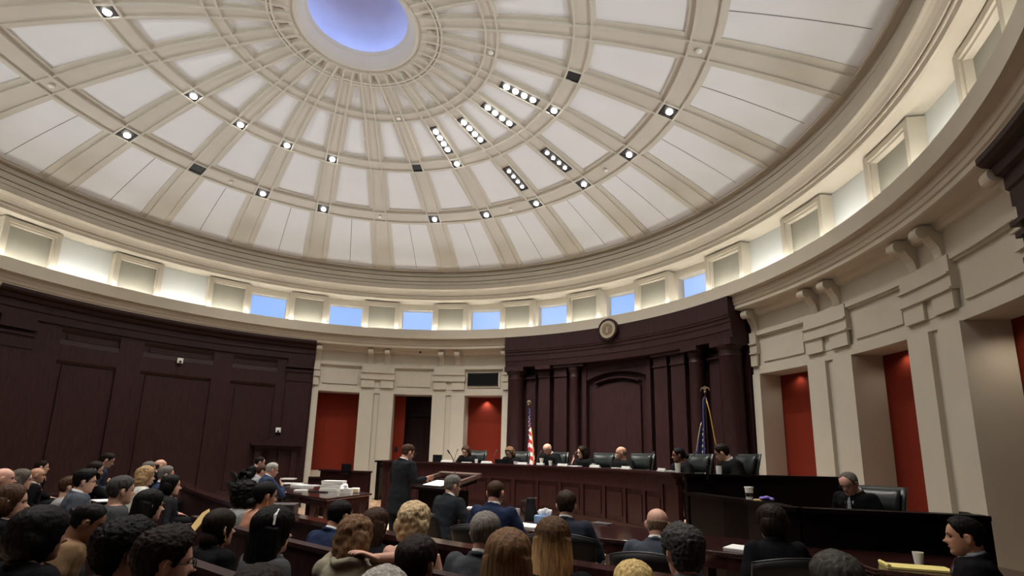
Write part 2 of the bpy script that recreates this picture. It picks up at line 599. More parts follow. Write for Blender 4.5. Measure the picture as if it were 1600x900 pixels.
# the doorways: red side wall, dark door with a header
for a, sd in ((18.06, 1), (123.06, 1)):
    mb = MB()
    mb.arc(a - 5.2, a - 1.9, 8.53, 8.58, 0, 3.6)
    struct(mb.build('wall_recess', M['red']))
    mb = MB()
    mb.arc(a - 1.9, a + 5.2, 9.10, 9.16, 0, 3.6)
    mb.arc(a - 2.0, a - 1.85, 8.53, 9.16, 0, 3.6)
    mb.arc(a - 1.9, a + 5.2, 8.99, 9.10, 2.62, 2.70)
    mb.arc(a - 1.9, a - 1.4, 9.05, 9.10, 0, 2.62)
    dr = struct(mb.build('door_%d' % (1 if a < 90 else 2), M['wood']))
    d2 = MB()
    d2.arc(a - 1.4, a + 1.6, 9.06, 9.10, 0, 2.6)
    for zz0, zz1 in ((0.3, 1.1), (1.3, 2.4)):
        d2.arc(a - 1.1, a + 1.3, 9.045, 9.07, zz0, zz1)
    struct(d2.build('door_leaf', M['wood'], dr))
    struct(MB().ball(pol(a + 1.3, 9.0, 1.05), 0.03).build('door_knob', M['chrome'], dr))
    struct(MB().arc(a - 5.2, a + 5.2, 8.522, 9.16, ZL + 0.38, ZL + 0.40).build('ceiling_recess', M['cream']))
# black grille over the opening beside the bench
mb = MB()
mb.arc(33.06 - 3.55, 33.06 + 3.0, 7.99, 8.024, 3.50, 3.84)
g = mb.build('glass_panel', M['screen'])
tag(g, 'wide black glass panel set in the frame over the lit red recess', 'panel')
for k in range(2):
    MB().arc(33.06 - 3.65, 33.06 + 3.1, 7.99, 8.03, (3.485, 3.84)[k], (3.50, 3.855)[k]).build('rim', M['black'], g)

# ---- dark wood walls
DCORN = [(7.66, 4.56), (7.66, 4.50), (7.70, 4.46), (7.78, 4.44), (7.80, 4.36), (7.86, 4.34), (7.86, 4.20), (7.89, 4.18), (7.89, 4.02), (8.0, 4.01)]


def dark_wall(name, a0, a1, panels, pil):
    mb = MB()
    mb.arc(a0, a1, 8.0, 8.3, 0, 4.6)
    w = struct(mb.build('wall_' + name, M['wood']))
    trim(MB().lathe(DCORN, a0, a1, caps=False), M['wood'])
    mb = MB()
    edges = [a0] + [x for p in panels for x in p] + [a1]
    for k in range(0, len(edges), 2):
        mb.arc(edges[k], edges[k + 1], 7.94, 8.0, 0, 4.02)
    for p0, p1 in panels:
        mb.arc(p0, p1, 7.94, 8.0, 3.96, 4.02)
        mb.arc(p0, p1, 7.94, 8.0, 3.28, 3.62)
        mb.arc(p0, p1, 7.94, 8.0, 0, 0.35)
    trim(mb, M['wood'])
    for p0, p1 in panels:
        mb = MB()
        # sloped moulding lips inside the upper and lower panels
        for z0, z1 in ((3.62, 3.96), (0.35, 3.28)):
            mb.lathe([(7.94, z1), (7.99, z1 - 0.07)], p0, p1)
            mb.lathe([(7.94, z0), (7.958, z0 + 0.11)], p0, p1)
            mb.arc(p0 + 0.9, p1 - 0.9, 7.965, 8.0, z0 + 0.12, z1 - 0.1)
        trim(mb, M['wood'])
    for p0, p1 in pil:
        mb = MB()
        mb.arc(p0, p1, 7.88, 7.94, 0, 3.4)
        mb.arc(p0 - 0.1, p1 + 0.1, 7.86, 7.94, 3.4, 3.46)
        mb.arc(p0, p1, 7.88, 7.94, 3.46, 3.66)
        mb.arc(p0 - 0.2, p1 + 0.2, 7.84, 7.94, 3.66, 3.71)
        mb.arc(p0 - 0.3, p1 + 0.3, 7.82, 7.94, 3.78, 3.83)
        mb.arc(p0, p1, 7.87, 7.94, 3.83, 4.02)
        trim(mb, M['wood'])
    return w


dark_wall('west', -52.0, -2.2, [(-42.8, -34.8), (-31.3, -20.3), (-17.0, -9.1)], [(-50.5, -46.2), (-7.2, -2.6)])
dark_wall('east', 128.3, 178.0, [(137.8, 145.6), (149, 160), (163, 171)], [(129.0, 133.4), (172.5, 177)])
struct(MB().arc(178.0, 308.0, 8.05, 8.3, 0, 4.6).build('wall_back', M['wood']))
struct(MB().lathe([(0.01, 0.0), (9.6, 0.0)], step=5).build('floor', M['carpet']))

# ---- bench wall
BC = 63.06
struct(MB().arc(BC - 24.4, BC + 24.4, 7.98, 8.3, 0, 4.6).build('wall_bench', M['wood']))
BE = [(7.90, 4.775), (7.485, 4.775), (7.485, 4.40), (7.50, 4.385), (7.50, 4.35), (7.525, 4.335), (7.525, 4.26), (7.545, 4.245), (7.545, 4.10), (7.56, 4.09), (7.57, 3.93), (7.98, 3.93)]
trim(MB().lathe(BE, BC - 24.4, BC + 24.4, caps=True), M['wood'])
mb = MB()
for s_ in (-1, 1):
    def A(x0, x1, *k):
        a, b = sorted((BC + s_ * x0, BC + s_ * x1))
        mb.arc(a, b, *k)
    # blocks of entablature over the column pairs
    A(14.2, 17.5, 7.50, 7.98, 3.83, 3.93)
    A(20.2, 24.4, 7.50, 7.98, 3.80, 3.93)
    A(7.3, 13.9, 7.62, 7.98, 3.86, 3.93)
trim(mb, M['wood'])
for s_ in (-1, 1):
    def A(x0, x1, *k):
        a, b = sorted((BC + s_ * x0, BC + s_ * x1))
        mb.arc(a, b, *k)
    for x0, x1 in (((7.4, 10.1), (10.9, 13.7)) if s_ > 0 else ((11.2, 13.9), (14.9, 17.3))):
        mb = MB()
        A(x0, x1, 7.72, 7.98, 0.4, 3.62)
        A(x0 - 0.12, x1 + 0.12, 7.69, 7.98, 3.62, 3.67)
        A(x0, x1, 7.71, 7.98, 3.67, 3.86)
        trim(mb, M['wood'])
    mb = MB()
    q_ = 0 if s_ > 0 else 0.5
    A(17.8 + q_, 19.9 + q_, 7.86, 7.98, 0.4, 3.75)
    A(17.9 + q_, 19.8 + q_, 7.83, 7.86, 0.5, 3.5)
    A(17.7 + q_, 20.0 + q_, 7.78, 7.98, 3.62, 3.66)
    trim(mb, M['wood'])
    for xc, rr in ((15.8 if s_ > 0 else 9.7, 0.165 if s_ > 0 else 0.13), (22.4, 0.235)):
        mb = MB()
        c = pol(BC + s_ * xc, 7.76)
        pr = [(rr * 1.12, 0.4), (rr * 1.12, 0.5), (rr, 0.55), (rr * 0.98, 2.0), (rr * 0.93, 3.55), (rr * 0.97, 3.57), (rr * 1.0, 3.60), (rr * 0.93, 3.62), (rr * 0.93, 3.72), (rr * 1.1, 3.76), (rr * 1.18, 3.80), (rr * 1.18, 3.84)]
        mb2 = MB().lathe(pr, step=12)
        mb.add([Vector(v) + c for v in mb2.v], mb2.f)
        trim(mb, M['wood'], smooth=True)
# central arched panel
BC0, BC = BC, 62.1
mb = MB()
hw = 7.2
mb.arc(BC - hw, BC - hw + 0.9, 7.80, 7.98, 0.4, 3.9)
mb.arc(BC + hw - 0.9, BC + hw, 7.80, 7.98, 0.4, 3.9)
mb.arc(BC - hw + 0.9, BC + hw - 0.9, 7.80, 7.98, 3.84, 3.93)
trim(mb, M['wood'])


def archz(x, zc, rise, w):
    return zc + rise * (1 - (x / w) ** 2)


mb = MB()
n = 24
w = hw - 0.9
for (ra, z_lo, rs, zt) in ((7.84, 3.50, 0.17, 3.86),):
    vs, fs = [], []
    for i in range(n + 1):
        x = -w + 2 * w * i / n
        zz = archz(x, z_lo, rs, w)
        vs += [pol(BC + x, ra, zz), pol(BC + x, 7.98, zz - 0.05), pol(BC + x, 7.98, zt), pol(BC + x, ra, zt)]
    for i in range(n):
        for k in range(4):
            fs.append((4 * i + k, 4 * i + (k + 1) % 4, 4 * i + 4 + (k + 1) % 4, 4 * i + 4 + k))
    mb.add(vs, fs)
trim(mb, M['wood'])
mb = MB()
w = hw - 2.6
vs, fs = [], []
for i in range(n + 1):       # raised arched field with a shadow gap above
    x = -w + 2 * w * i / n
    zz = archz(x, 3.28, 0.12, w)
    vs += [pol(BC + x, 7.90, 0.5), pol(BC + x, 7.90, zz), pol(BC + x, 7.98, zz), pol(BC + x, 7.98, 0.5)]
for i in range(n):
    for k in range(4):
        fs.append((4 * i + k, 4 * i + (k + 1) % 4, 4 * i + 4 + (k + 1) % 4, 4 * i + 4 + k))
fs += [(0, 1, 2, 3), (4 * n + 3, 4 * n + 2, 4 * n + 1, 4 * n)]
mb.add(vs, fs)
trim(mb, M['wood'])
mb = MB()
vs, fs = [], []
for i in range(n + 1):       # projecting arched hood moulding
    x = -w + 2 * w * i / n
    zz = archz(x, 3.38, 0.12, w)
    vs += [pol(BC + x, 7.80, zz), pol(BC + x, 7.80, zz + 0.03), pol(BC + x, 7.98, zz + 0.03), pol(BC + x, 7.98, zz)]
for i in range(n):
    for k in range(4):
        fs.append((4 * i + k, 4 * i + (k + 1) % 4, 4 * i + 4 + (k + 1) % 4, 4 * i + 4 + k))
fs += [(0, 1, 2, 3), (4 * n + 3, 4 * n + 2, 4 * n + 1, 4 * n)]
mb.add(vs, fs)
trim(mb, M['wood'])
BC = BC0
# raised floor behind the bench
struct(MB().arc(14, 112, 4.95, 8.0, 0.0, 0.45, 3).build('floor_platform', M['carpet']))


# ---------------------------------------------------------------- ceiling lights
def frame_at(P, az):
    r = math.hypot(P.x, P.y)
    sl = -2 * 0.0285 * r
    rv = (pol(az, 1) + Vector((0, 0, sl))).normalized()
    tv = pol(az + 90, 1)
    nv = tv.cross(rv).normalized()
    if nv.z > 0:
        nv = -nv
    return Matrix(((tv.x, rv.x, nv.x, P.x), (tv.y, rv.y, nv.y, P.y), (tv.z, rv.z, nv.z, P.z), (0, 0, 0, 1)))


MESHES = {}


def shared(name, mb, m, smooth=True):
    if name not in MESHES:
        me = mb().mesh(name)
        me.materials.append(m)
        me.shade_smooth()
        me.set_sharp_from_angle(angle=rad(35))
        MESHES[name] = me
    return MESHES[name]


def lobj(name, me, parent, mloc=None):
    o = bpy.data.objects.new(name, me)
    COL.objects.link(o)
    o.parent = parent
    if mloc is not None:
        o.matrix_basis = mloc
    return o


def down(R, k, state, label, target=None):
    az = PH0 + 15 * k
    e = empty('ceiling_downlight', (0, 0, 0), None, label, 'ceiling light', 'single downlights in the dome ribs')
    e.matrix_basis = frame_at(pol(az, R, dz(R) - 0.036), az)
    def hous():
        b = MB()
        b.box((0, 0, 0.008), (0.24, 0.24, 0.016))
        for sx, sy, lx, ly in ((0.115, 0, 0.02, 0.25), (-0.115, 0, 0.02, 0.25), (0, 0.115, 0.25, 0.02), (0, -0.115, 0.25, 0.02)):
            b.box((sx, sy, 0.014), (lx, ly, 0.03))
        return b
    lobj('housing', shared('downlight_housing', hous, M['black']), e)
    if state:
        lobj('bulb', shared('downlight_bulb', lambda: MB().ball((0, 0, 0), (0.058, 0.058, 0.035), 14, 8), M['bulb']), e, Matrix.Translation((0.01, 0.02, 0.03)))
        spot(e, Matrix.Translation((0, 0, 0.12)), SPOT_W, target=target)
    return e


names_k = {-5: 'far west', -4: 'west', -3: 'west', -2: 'northwest', -1: 'north', 0: 'north'}
DL = [(5.31, -4, 1, 'lit square downlight on outer dome ring, nearest the far-left dome edge'),
      (5.31, -3, 0, 'unlit black square opening on outer dome ring, leftmost dark one'),
      (5.31, -2, 1, 'lit square downlight on outer ring, next right of the unlit square opening'),
      (5.31, -1, 1, 'lit square downlight on outer ring, second right of the unlit square opening'),
      (5.31, 1, 1, 'dim square downlight on outer ring directly below the unlit inner square'),
      (5.31, 2, 1, 'lit square downlight on outer ring at the foot of the lowest rib bay'),
      (5.31, 3, 1, 'square downlight on outer ring below the left long four-lamp fixture of the outer pair'),
      (5.31, 4, 1, 'square downlight on outer ring below the right long four-lamp fixture of the outer pair'),
      (5.31, 5, 1, 'square downlight on outer ring, second from the right end of the lit ones'),
      (5.31, 6, 1, 'square downlight on outer ring, furthest right of the lit ones'),
      (3.60, -4, 1, 'lit square downlight on middle dome ring, leftmost of that ring'),
      (3.60, -3, 1, 'lit square downlight on middle dome ring, second from the left'),
      (3.60, -2, 1, 'lit square downlight on middle dome ring, third from the left'),
      (3.60, -1, 1, 'lit square downlight on middle dome ring, fourth from the left'),
      (3.60, 1, 0, 'unlit black square opening on middle ring left of the long fixtures'),
      (3.60, 2, 1, 'lit square downlight on middle ring just below the leftmost long fixture'),
      (3.60, 5, 1, 'lit square downlight on middle ring at right end of the long fixtures'),
      (3.60, 6, 0, 'unlit black square opening on middle ring at the upper right of the long fixtures')]
for R, k, st, lb in DL:
    tgt = None
    down(R, k, st, lb, tgt)
for R, ks in ((5.31, (9, 11, 13, 15, 17)), (3.60, (8, 10, 12, 14, 16, 18))):  # unseen repeats of the rib downlights, added to light the public side
    for k in ks:
        down(R, k, 1, 'unseen square downlight added in the dome over the public seats', None)
arr = [(2.62, 3.2, 5, 'long four-lamp black fixture nearest the oculus, rightmost of the upper four'),
       (2.62, 3.2, 4, 'long four-lamp black fixture, second from the right of the upper four'),
       (2.62, 3.2, 3, 'long four-lamp black fixture, second from the left of the upper four'),
       (2.62, 3.2, 2, 'long four-lamp black fixture, leftmost of the upper four'),
       (4.19, 4.76, 4, 'long four-lamp black fixture, right one of the lower outer pair'),
       (4.19, 4.76, 3, 'long four-lamp black fixture, left one of the lower outer pair')]
for r0, r1, k, lb in arr:
    az = PH0 + 15 * k
    rm = (r0 + r1) / 2
    e = empty('ceiling_light_bar', (0, 0, 0), None, lb, 'ceiling light', 'four-lamp fixtures in the dome ribs')
    e.matrix_basis = frame_at(pol(az, rm, dz(rm) - 0.036), az)
    def hous():
        b = MB()
        b.box((0, 0, 0.008), (0.19, 0.76, 0.016))
        for sx, sy, lx, ly in ((0.09, 0, 0.016, 0.77), (-0.09, 0, 0.016, 0.77), (0, 0.38, 0.196, 0.016), (0, -0.38, 0.196, 0.016)):
            b.box((sx, sy, 0.014), (lx, ly, 0.03))
        return b
    lobj('housing', shared('bar_housing', hous, M['black']), e)
    for j in range(4):
        y = -0.27 + 0.18 * j
        big = r0 < 4
        s_ = 1.0 if big else 0.72
        lobj('bulb', shared('bar_bulb', lambda: MB().ball((0, 0, 0), (0.056, 0.056, 0.03), 14, 8), M['bulb']), e, Matrix.Translation((0.0, y, 0.03)) @ Matrix.Scale(s_, 4))
    spot(e, Matrix.Translation((0, 0, 0.14)), SPOT_W * 2.2, size=rad(75), target=pol(BC - 18 + 9 * (k - 2), 5.3, 1.2), rad_=0.1)
for R, k in ((5.31, -5), (5.31, 0), (5.31, 7), (5.31, -2.5), (5.31, 2.5), (5.31, 4.5), (3.60, -6), (2.17, 1), (2.17, 6)):
    az = PH0 + 15 * k
    e = MB().ball((0, 0, 0.02), (0.05, 0.05, 0.018), 14, 6).build('smoke_detector', M['whiteplastic'], smooth='all')
    e.matrix_basis = frame_at(pol(az, R, dz(R) - 0.036), az)
    tag(e, 'small round cream disc on a dome ring between the lights', 'detector', 'round discs on the dome rings')
# warm lamp in the red recess beside the bench
e = empty('recess_lamp', (0, 0, 0), None, 'small warm downlight in the red recess beside the bench', 'ceiling light')
e.matrix_basis = Matrix.Translation(pol(32.8, 8.42, ZL - 0.01))
MB().ball(pol(32.8, 8.42, ZL - 0.006), (0.035, 0.035, 0.005)).build('lens', M['whiteplastic'], e)
spot(e, Matrix.Translation((0, 0, -0.05)), 14, size=rad(110), blend=0.9, target=pol(32.8, 8.52, 1.5), rad_=0.03)

for a, w_, lb in ((93.06, 2.5, 'small recess downlight in the red recess nearest the bench on the right wall'), (108.06, 3, 'small recess downlight in the middle red recess of the right wall'), (123.06, 12, 'small recess downlight in the nearest right doorway')):
    P = pol(a - 1.0, 8.44, ZL - 0.006)
    e = empty('recess_lamp', P, None, lb, 'ceiling light')
    MB().ball(P, (0.03, 0.03, 0.005)).build('lens', M['whiteplastic'], e)
    spot(e, Matrix.Translation((0, 0, -0.05)), w_, size=rad(150), blend=0.9, rad_=0.04, col=(1.0, 0.85, 0.68))


# ================================================================ furniture
def LM(loc, az):
    return Matrix.Translation(Vector(loc)) @ Matrix.Rotation(-rad(az), 4, 'Z')


# ---- judges' bench: curved front, cap, desk top
BZ = 1.33
e = empty('judges_bench', pol(BC, 5.0), None, 'long curved dark mahogany bench where the seven robed judges sit', 'bench')
mb = MB()
A0, A1 = 17.0, 108.5
mb.arc(A0, A1, 4.93, 5.0, 0.0, BZ - 0.06)
mb.arc(A0, A1, 4.88, 4.94, 0.0, 0.30)
mb.arc(A0, A1, 4.90, 4.94, 0.30, 0.34)
bench_front = mb.build('front', M['benchwood'], e)
mb = MB()
mb.arc(A0, A1, 4.84, 5.12, BZ - 0.035, BZ)
mb.arc(A0, A1, 4.87, 5.0, BZ - 0.075, BZ - 0.035)
mb.arc(A0, A1, 4.905, 5.0, BZ - 0.17, BZ - 0.075)
mb.build('cap', M['benchwood'], e)
MB().arc(A0, A1, 5.0, 5.55, BZ - 0.16, BZ - 0.12).build('desk_top', M['blackwood'], e)
for k in range(13):
    a = A0 + 1.2 + k * 6.95
    mb = MB()
    mb.arc(a, a + 0.9, 4.905, 4.94, 0.34, BZ - 0.17)
    if k < 12:
        mb.arc(a + 0.9, a + 6.95, 4.905, 4.94, 1.02, BZ - 0.17)
        mb.arc(a + 0.9, a + 6.95, 4.905, 4.94, 0.34, 0.46)
        mb.arc(a + 1.5, a + 6.35, 4.915, 4.94, 0.54, 0.94)
    mb.build('panel_frame', M['benchwood'], bench_front)
# side partitions with the clerks' lower boxes in front of them
CLERK = [(q.x, q.y) for q in (at(1082, 766, 6.75), at(1134, 772, 6.05), at(1171, 776, 5.7), at(1206, 781, 5.3), at(1228, 787, 4.95), at(1250, 790, 4.85), at(1300, 793, 4.78), at(1375, 797, 4.7), at(1450, 801, 4.6), at(1539, 805, 4.5))]
for side in (1, -1):
    def Q(x, y):        # mirrored about the bench axis
        if side > 0:
            return Vector((x, y, 0))
        a = 2 * BC - azof(Vector((x, y, 0)))
        return pol(a, math.hypot(x, y))

    def wallseg(mb, P, T, z0, z1, th):
        P, T = Vector(P), Vector(T)
        d = (T - P).normalized()
        n = Vector((-d.y, d.x, 0)) * th / 2
        q = [P - n, T - n, T + n, P + n]
        mb.prism([(v.x, v.y) for v in q], z0, z1)
    if side > 0:
        e = empty('side_partition', Q(5.7, -2.0), None, 'tall black partition running from the bench end behind the suited clerk', 'partition')
    else:
        e = empty('side_partition', Q(5.7, -2.0), None, 'dark partition at the far end of the bench behind the lawyer', 'partition')
    mb = MB()
    wallseg(mb, Q(4.66, -1.75), Q(6.88, -2.25), 0, BZ - 0.04, 0.08)
    mb.build('panel', M['blackwood'], e)
    mb = MB()
    wallseg(mb, Q(4.62, -1.74), Q(6.92, -2.26), BZ - 0.04, BZ, 0.16)
    mb.build('cap', M['blackwood'], e)
    if side > 0:
        pts = CLERK
        e = empty('clerk_desk', (4.6, -3.9, 0), None, 'low black curved desk in front of the suited clerk with glasses', 'desk')
        top = 1.10
    else:
        pts = [(4.75, -2.0), (4.78, -2.6), (4.86, -3.2), (4.95, -3.45)]
        e = empty('clerk_desk', Q(4.8, -2.8), None, 'dark mahogany desk box left of the lawyer with a black monitor on it', 'desk')
        top = 1.08
    P = [Q(*q) for q in pts]
    mb, mc = MB(), MB()
    for i in range(len(P) - 1):
        wallseg(mb, P[i], P[i + 1], 0, top - 0.04, 0.07)
        wallseg(mc, P[i], P[i + 1], top - 0.04, top, 0.17)
        mc.arc(0, 360, 0.0, 0.085, top - 0.04, top, 30) if False else None
    mb.build('panel', M['blackwood'] if side > 0 else M['benchwood'], e)
    mc.build('cap', M['blackwood'] if side > 0 else M['benchwood'], e)
    if side > 0:
        W = CLERK[:-1] + [(q.x, q.y) for q in (at(1440, 790, 5.0), at(1360, 790, 5.15), at(1290, 790, 5.2), at(1250, 790, 5.5), at(1225, 780, 6.2), at(1120, 780, 6.75))]
        MB().prism(W, 0.93, 0.97).build('desk_top', M['blackwood'], e)
        mb = MB()
        wallseg(mb, (*CLERK[-1], 0), (CLERK[-1][0] + 0.75, CLERK[-1][1] + 0.6, 0), 0, top - 0.04, 0.07)
        mb.build('side_panel', M['blackwood'], e)
struct(MB().prism([(5.75, -2.1), (4.85, -2.9), (4.65, -3.5), (5.47, -4.4), (6.9, -3.5), (6.9, -2.3)], 0.0, 0.17).build('floor_step', M['carpet']))
# lower dark screen left of the monitor desk
b = pol(4, 5.9)
e = MB().arc(-1.5, 5.6, 6.0, 6.06, 0, 0.86).build('low_screen', M['benchwood'])
tag(e, 'low dark wooden screen under the leftmost red recess', 'screen')
MB().arc(-1.5, 5.6, 5.96, 6.10, 0.86, 0.90).build('cap', M['benchwood'], e)


# ---- chairs
def judge_chair():
    e = empty('judge_chair', (0, 0, 0))
    # local: sitter faces +Y, origin on the floor under the seat
    mb = MB()
    mb.tube([(0, 0, 0.10), (0, 0, 0.42)], 0.03)
    for k in range(5):
        a = 2 * pi * k / 5
        mb.tube([(0, 0, 0.11), (0.3 * sin(a), 0.3 * cos(a), 0.05)], [0.025, 0.018], 8)
        mb.ball((0.3 * sin(a), 0.3 * cos(a), 0.03), 0.03, 8, 6)
    mb.build('base', M['blackplastic'], e, smooth=True)
    MB().box((0, 0.0, 0.46), (0.52, 0.52, 0.12)).build('seat', M['leather'], e, bevel=0.05)

    def pad(z0, z1, w0, w1, y, th):
        n, k = 12, 5
        mb = MB()
        vs, fs = [], []
        for side in (1, -1):
            for i in range(k + 1):
                t = i / k
                z = z0 + (z1 - z0) * t
                w = (w0 + (w1 - w0) * t) / 2
                for j in range(n + 1):
                    u = -1 + 2 * j / n
                    puff = (1 - u**6) * (1 - (2 * t - 1)**6)
                    yy = y - 0.22 * (z - 0.5) + (0.05 * u * u)
                    vs.append((u * w, yy + side * (0.012 + th * puff), z))
        m = (k + 1) * (n + 1)
        for s_ in (0, 1):
            for i in range(k):
                for j in range(n):
                    q = s_ * m + i * (n + 1) + j
                    fs.append((q, q + 1, q + n + 2, q + n + 1))
        for i in range(k):
            for j in (0, n):
                q = i * (n + 1) + j
                fs.append((q, q + n + 1, q + n + 1 + m, q + m))
        for i in (0, k):
            for j in range(n):
                q = i * (n + 1) + j
                fs.append((q, q + 1, q + 1 + m, q + m))
        return mb.add(vs, fs)
    bs = pad(0.48, 1.22, 0.56, 0.60, -0.27, 0.02).build('backrest', M['leather'], e, smooth='all')
    pad(0.52, 0.90, 0.47, 0.50, -0.215, 0.045).build('lumbar_cushion', M['leather'], bs, smooth='all')
    pad(0.91, 1.19, 0.50, 0.52, -0.215, 0.05).build('head_cushion', M['leather'], bs, smooth='all')
    for s_ in (-1, 1):
        MB().tube([(s_ * 0.28, -0.2, 0.66), (s_ * 0.29, 0.0, 0.69), (s_ * 0.29, 0.2, 0.68), (s_ * 0.28, 0.22, 0.6), (s_ * 0.26, 0.1, 0.48)], 0.025, 8).build('arm', M['leather'], e, smooth=True)
    return e


def office_chair(wide=0.52, htop=0.95):
    e = empty('office_chair', (0, 0, 0))
    mb = MB()
    mb.tube([(0, 0, 0.10), (0, 0, 0.42)], 0.025)
    for k in range(5):
        a = 2 * pi * k / 5
        mb.tube([(0, 0, 0.10), (0.29 * sin(a), 0.29 * cos(a), 0.05)], [0.022, 0.015], 8)
        mb.ball((0.29 * sin(a), 0.29 * cos(a), 0.03), 0.028, 8, 6)
    mb.build('base', M['blackplastic'], e, smooth=True)
    MB().box((0, 0.02, 0.45), (0.50, 0.48, 0.08)).build('seat', M['chairfabric'], e, bevel=0.03)
    n, k = 12, 6
    vs, fs = [], []
    for side in (1, -1):
        for i in range(k + 1):
            t = i / k
            for j in range(n + 1):
                u = -1 + 2 * j / n
                z = 0.50 + (htop - 0.50) * t - (0.05 * u * u if t > 0.6 else 0.0) * (t - 0.6) * 2.5
                w = wide / 2 * (0.92 + 0.08 * t)
                vs.append((u * w, -0.24 - 0.12 * t + 0.07 * u * u + side * 0.018, z))
    m = (k + 1) * (n + 1)
    for s_ in (0, 1):
        for i in range(k):
            for j in range(n):
                q = s_ * m + i * (n + 1) + j
                fs.append((q, q + 1, q + n + 2, q + n + 1))
    for i in range(k):
        for j in (0, n):
            q = i * (n + 1) + j
            fs.append((q, q + n + 1, q + n + 1 + m, q + m))
    for i in (0, k):
        for j in range(n):
            q = i * (n + 1) + j
            fs.append((q, q + 1, q + 1 + m, q + m))
    bs = MB().add(vs, fs).build('backrest', M['chairfabric'], e, smooth='all')
    # thin lighter rim along the top
    pts = []
    for j in range(n + 1):
        u = -1 + 2 * j / n
        pts.append((u * wide / 2, -0.36 + 0.07 * u * u, htop - 0.05 * u * u + 0.004))
    MB().tube(pts, 0.009, 6).build('top_rim', M['blackplastic'], bs, smooth='all')
    for s_ in (-1, 1):
        MB().tube([(s_ * 0.27, -0.18, 0.5), (s_ * 0.28, -0.15, 0.66), (s_ * 0.28, 0.12, 0.66)], 0.016, 8).build('arm', M['blackplastic'], e, smooth=True)
    return e


jc0 = judge_chair()
JZ = 0.45
JC = [(741, 'black leather high-back chair behind the brown-haired judge before the red recess'),
      (807, 'black leather high-back chair behind the blonde judge with glasses'),
      (866, 'black leather high-back chair behind the bald judge with white collar'),
      (939, 'black leather high-back chair behind the judge resting her cheek on her hand'),
      (996, 'black leather high-back chair behind the bald judge in the bench centre'),
      (1083, 'black leather high-back chair behind the judge beside the dark blue flag'),
      (1163, 'black leather high-back chair at the bench end nearest the cream wall')]
for i, (x, lb) in enumerate(JC):
    o = jc0 if i == 0 else copy_tree(jc0)
    P = oncyl(x - (10 if x > 1100 else 0), 705, 6.12)
    a = azof(P)
    Q_ = pol(a, 5.92, JZ)
    o.matrix_basis = LM(Q_, a + 180 - (4 if i < 6 else 0)) @ Matrix.Diagonal((1, 1, 0.96, 1))
    tag(o, lb, 'chair', 'judges chairs')

# ---- things on the bench
def on_bench(x, r=4.98):
    P = oncyl(x, 725, r)
    return azof(P)


NP = [699 + 0, 762, 818, 882, 933, 982, 1039]
for i, x in enumerate(NP):
    a = on_bench(x)
    o = empty('name_plate', (0, 0, 0)) if False else None
    mb = MB()
    mb.box((0, 0, 0.012), (0.27, 0.05, 0.024))
    mb.box((0, -0.004, 0.032), (0.25, 0.012, 0.036))
    o = mb.build('name_plate', M['whiteplastic'])
    o.matrix_basis = LM(pol(a, 4.93, BZ + 0.001), a)
    tag(o, 'white name plate on the bench cap, %s from the end by the red recess' % ('first second third fourth fifth sixth last'.split()[i]), 'name plate', 'name plates on the bench')


def cup_mesh(m, r0=0.03, r1=0.04, h=0.10, lid=False):
    b = MB()
    n = 16
    b.add(*[x for x in (lambda q: (q.v, q.f))(MB().lathe([(0.001, 0.0), (r0, 0.0), (r1, h), (r1 - 0.004, h), (r0 - 0.003, 0.006), (0.001, 0.006)] if not lid else [(0.001, 0), (r0, 0), (r1, h), (r1 + 0.004, h), (r1 + 0.003, h + 0.014), (0.001, h + 0.014)], step=22.5))])
    return b


def cup(P, label, m='cup', **k):
    o = cup_mesh(m, **k).build('cup', M[m], smooth=True)
    o.location = P
    tag(o, label, 'cup')
    return o


for x, r, lb, kw in ((846, 4.97, 'white paper cup standing on a box before the bald judge', dict(r0=0.028, r1=0.045, h=0.10)),
                     (860, 5.02, 'second white cup right of the cup on a box', dict(h=0.10)),
                     (1059, 5.02, 'tall cream paper cup before the judge beside the blue flag', dict(r0=0.034, r1=0.042, h=0.13)),
                     (1125, 4.99, 'white tumbler before the judge at the bench end', dict(r0=0.036, r1=0.038, h=0.11)),
                     (805, 5.03, 'small round white cup by the blonde judge', dict(h=0.06)),
                     (928, 5.03, 'small white cup by the judge leaning on her hand', dict(h=0.07)),
                     (744, 5.03, 'pale yellow cup by the brown-haired judge', dict(h=0.09))):
    if x > 1100:
        P = onz(x, 741, BZ)
        P = Vector((4.75, -1.55, BZ))
        P = Vector((5.13, -1.855, BZ + 0.001))
    else:
        a = on_bench(x, r)
        P = pol(a, r, BZ + (0.045 if x == 846 else 0.001))
    cup(P, lb, **kw)
o = MB().box((0, 0, 0.0225), (0.14, 0.10, 0.043)).build('small_box', M['whiteplastic'], bevel=0.004)
o.matrix_basis = LM(pol(on_bench(845), 4.97, BZ + 0.001), 50)
tag(o, 'small white box under the cup before the bald judge', 'box')
for x, w, lb in ((727, 0.2, 'loose white papers before the brown-haired judge'), (893, 0.3, 'open papers before the judge leaning on her hand'), (958, 0.16, 'cream note pad before the bald judge in the bench centre'), (1036, 0.26, 'white papers before the judge beside the blue flag'), (1030, 0.14, 'small stack of cream papers left of the papers by the blue flag judge')):
    a = on_bench(x)
    o = MB().box((0, 0, 0.008), (w, 0.13, 0.016)).build('papers', M['paper'])
    o.matrix_basis = LM(pol(a, 5.06, BZ + 0.001), a + 4)
    tag(o, lb, 'papers')


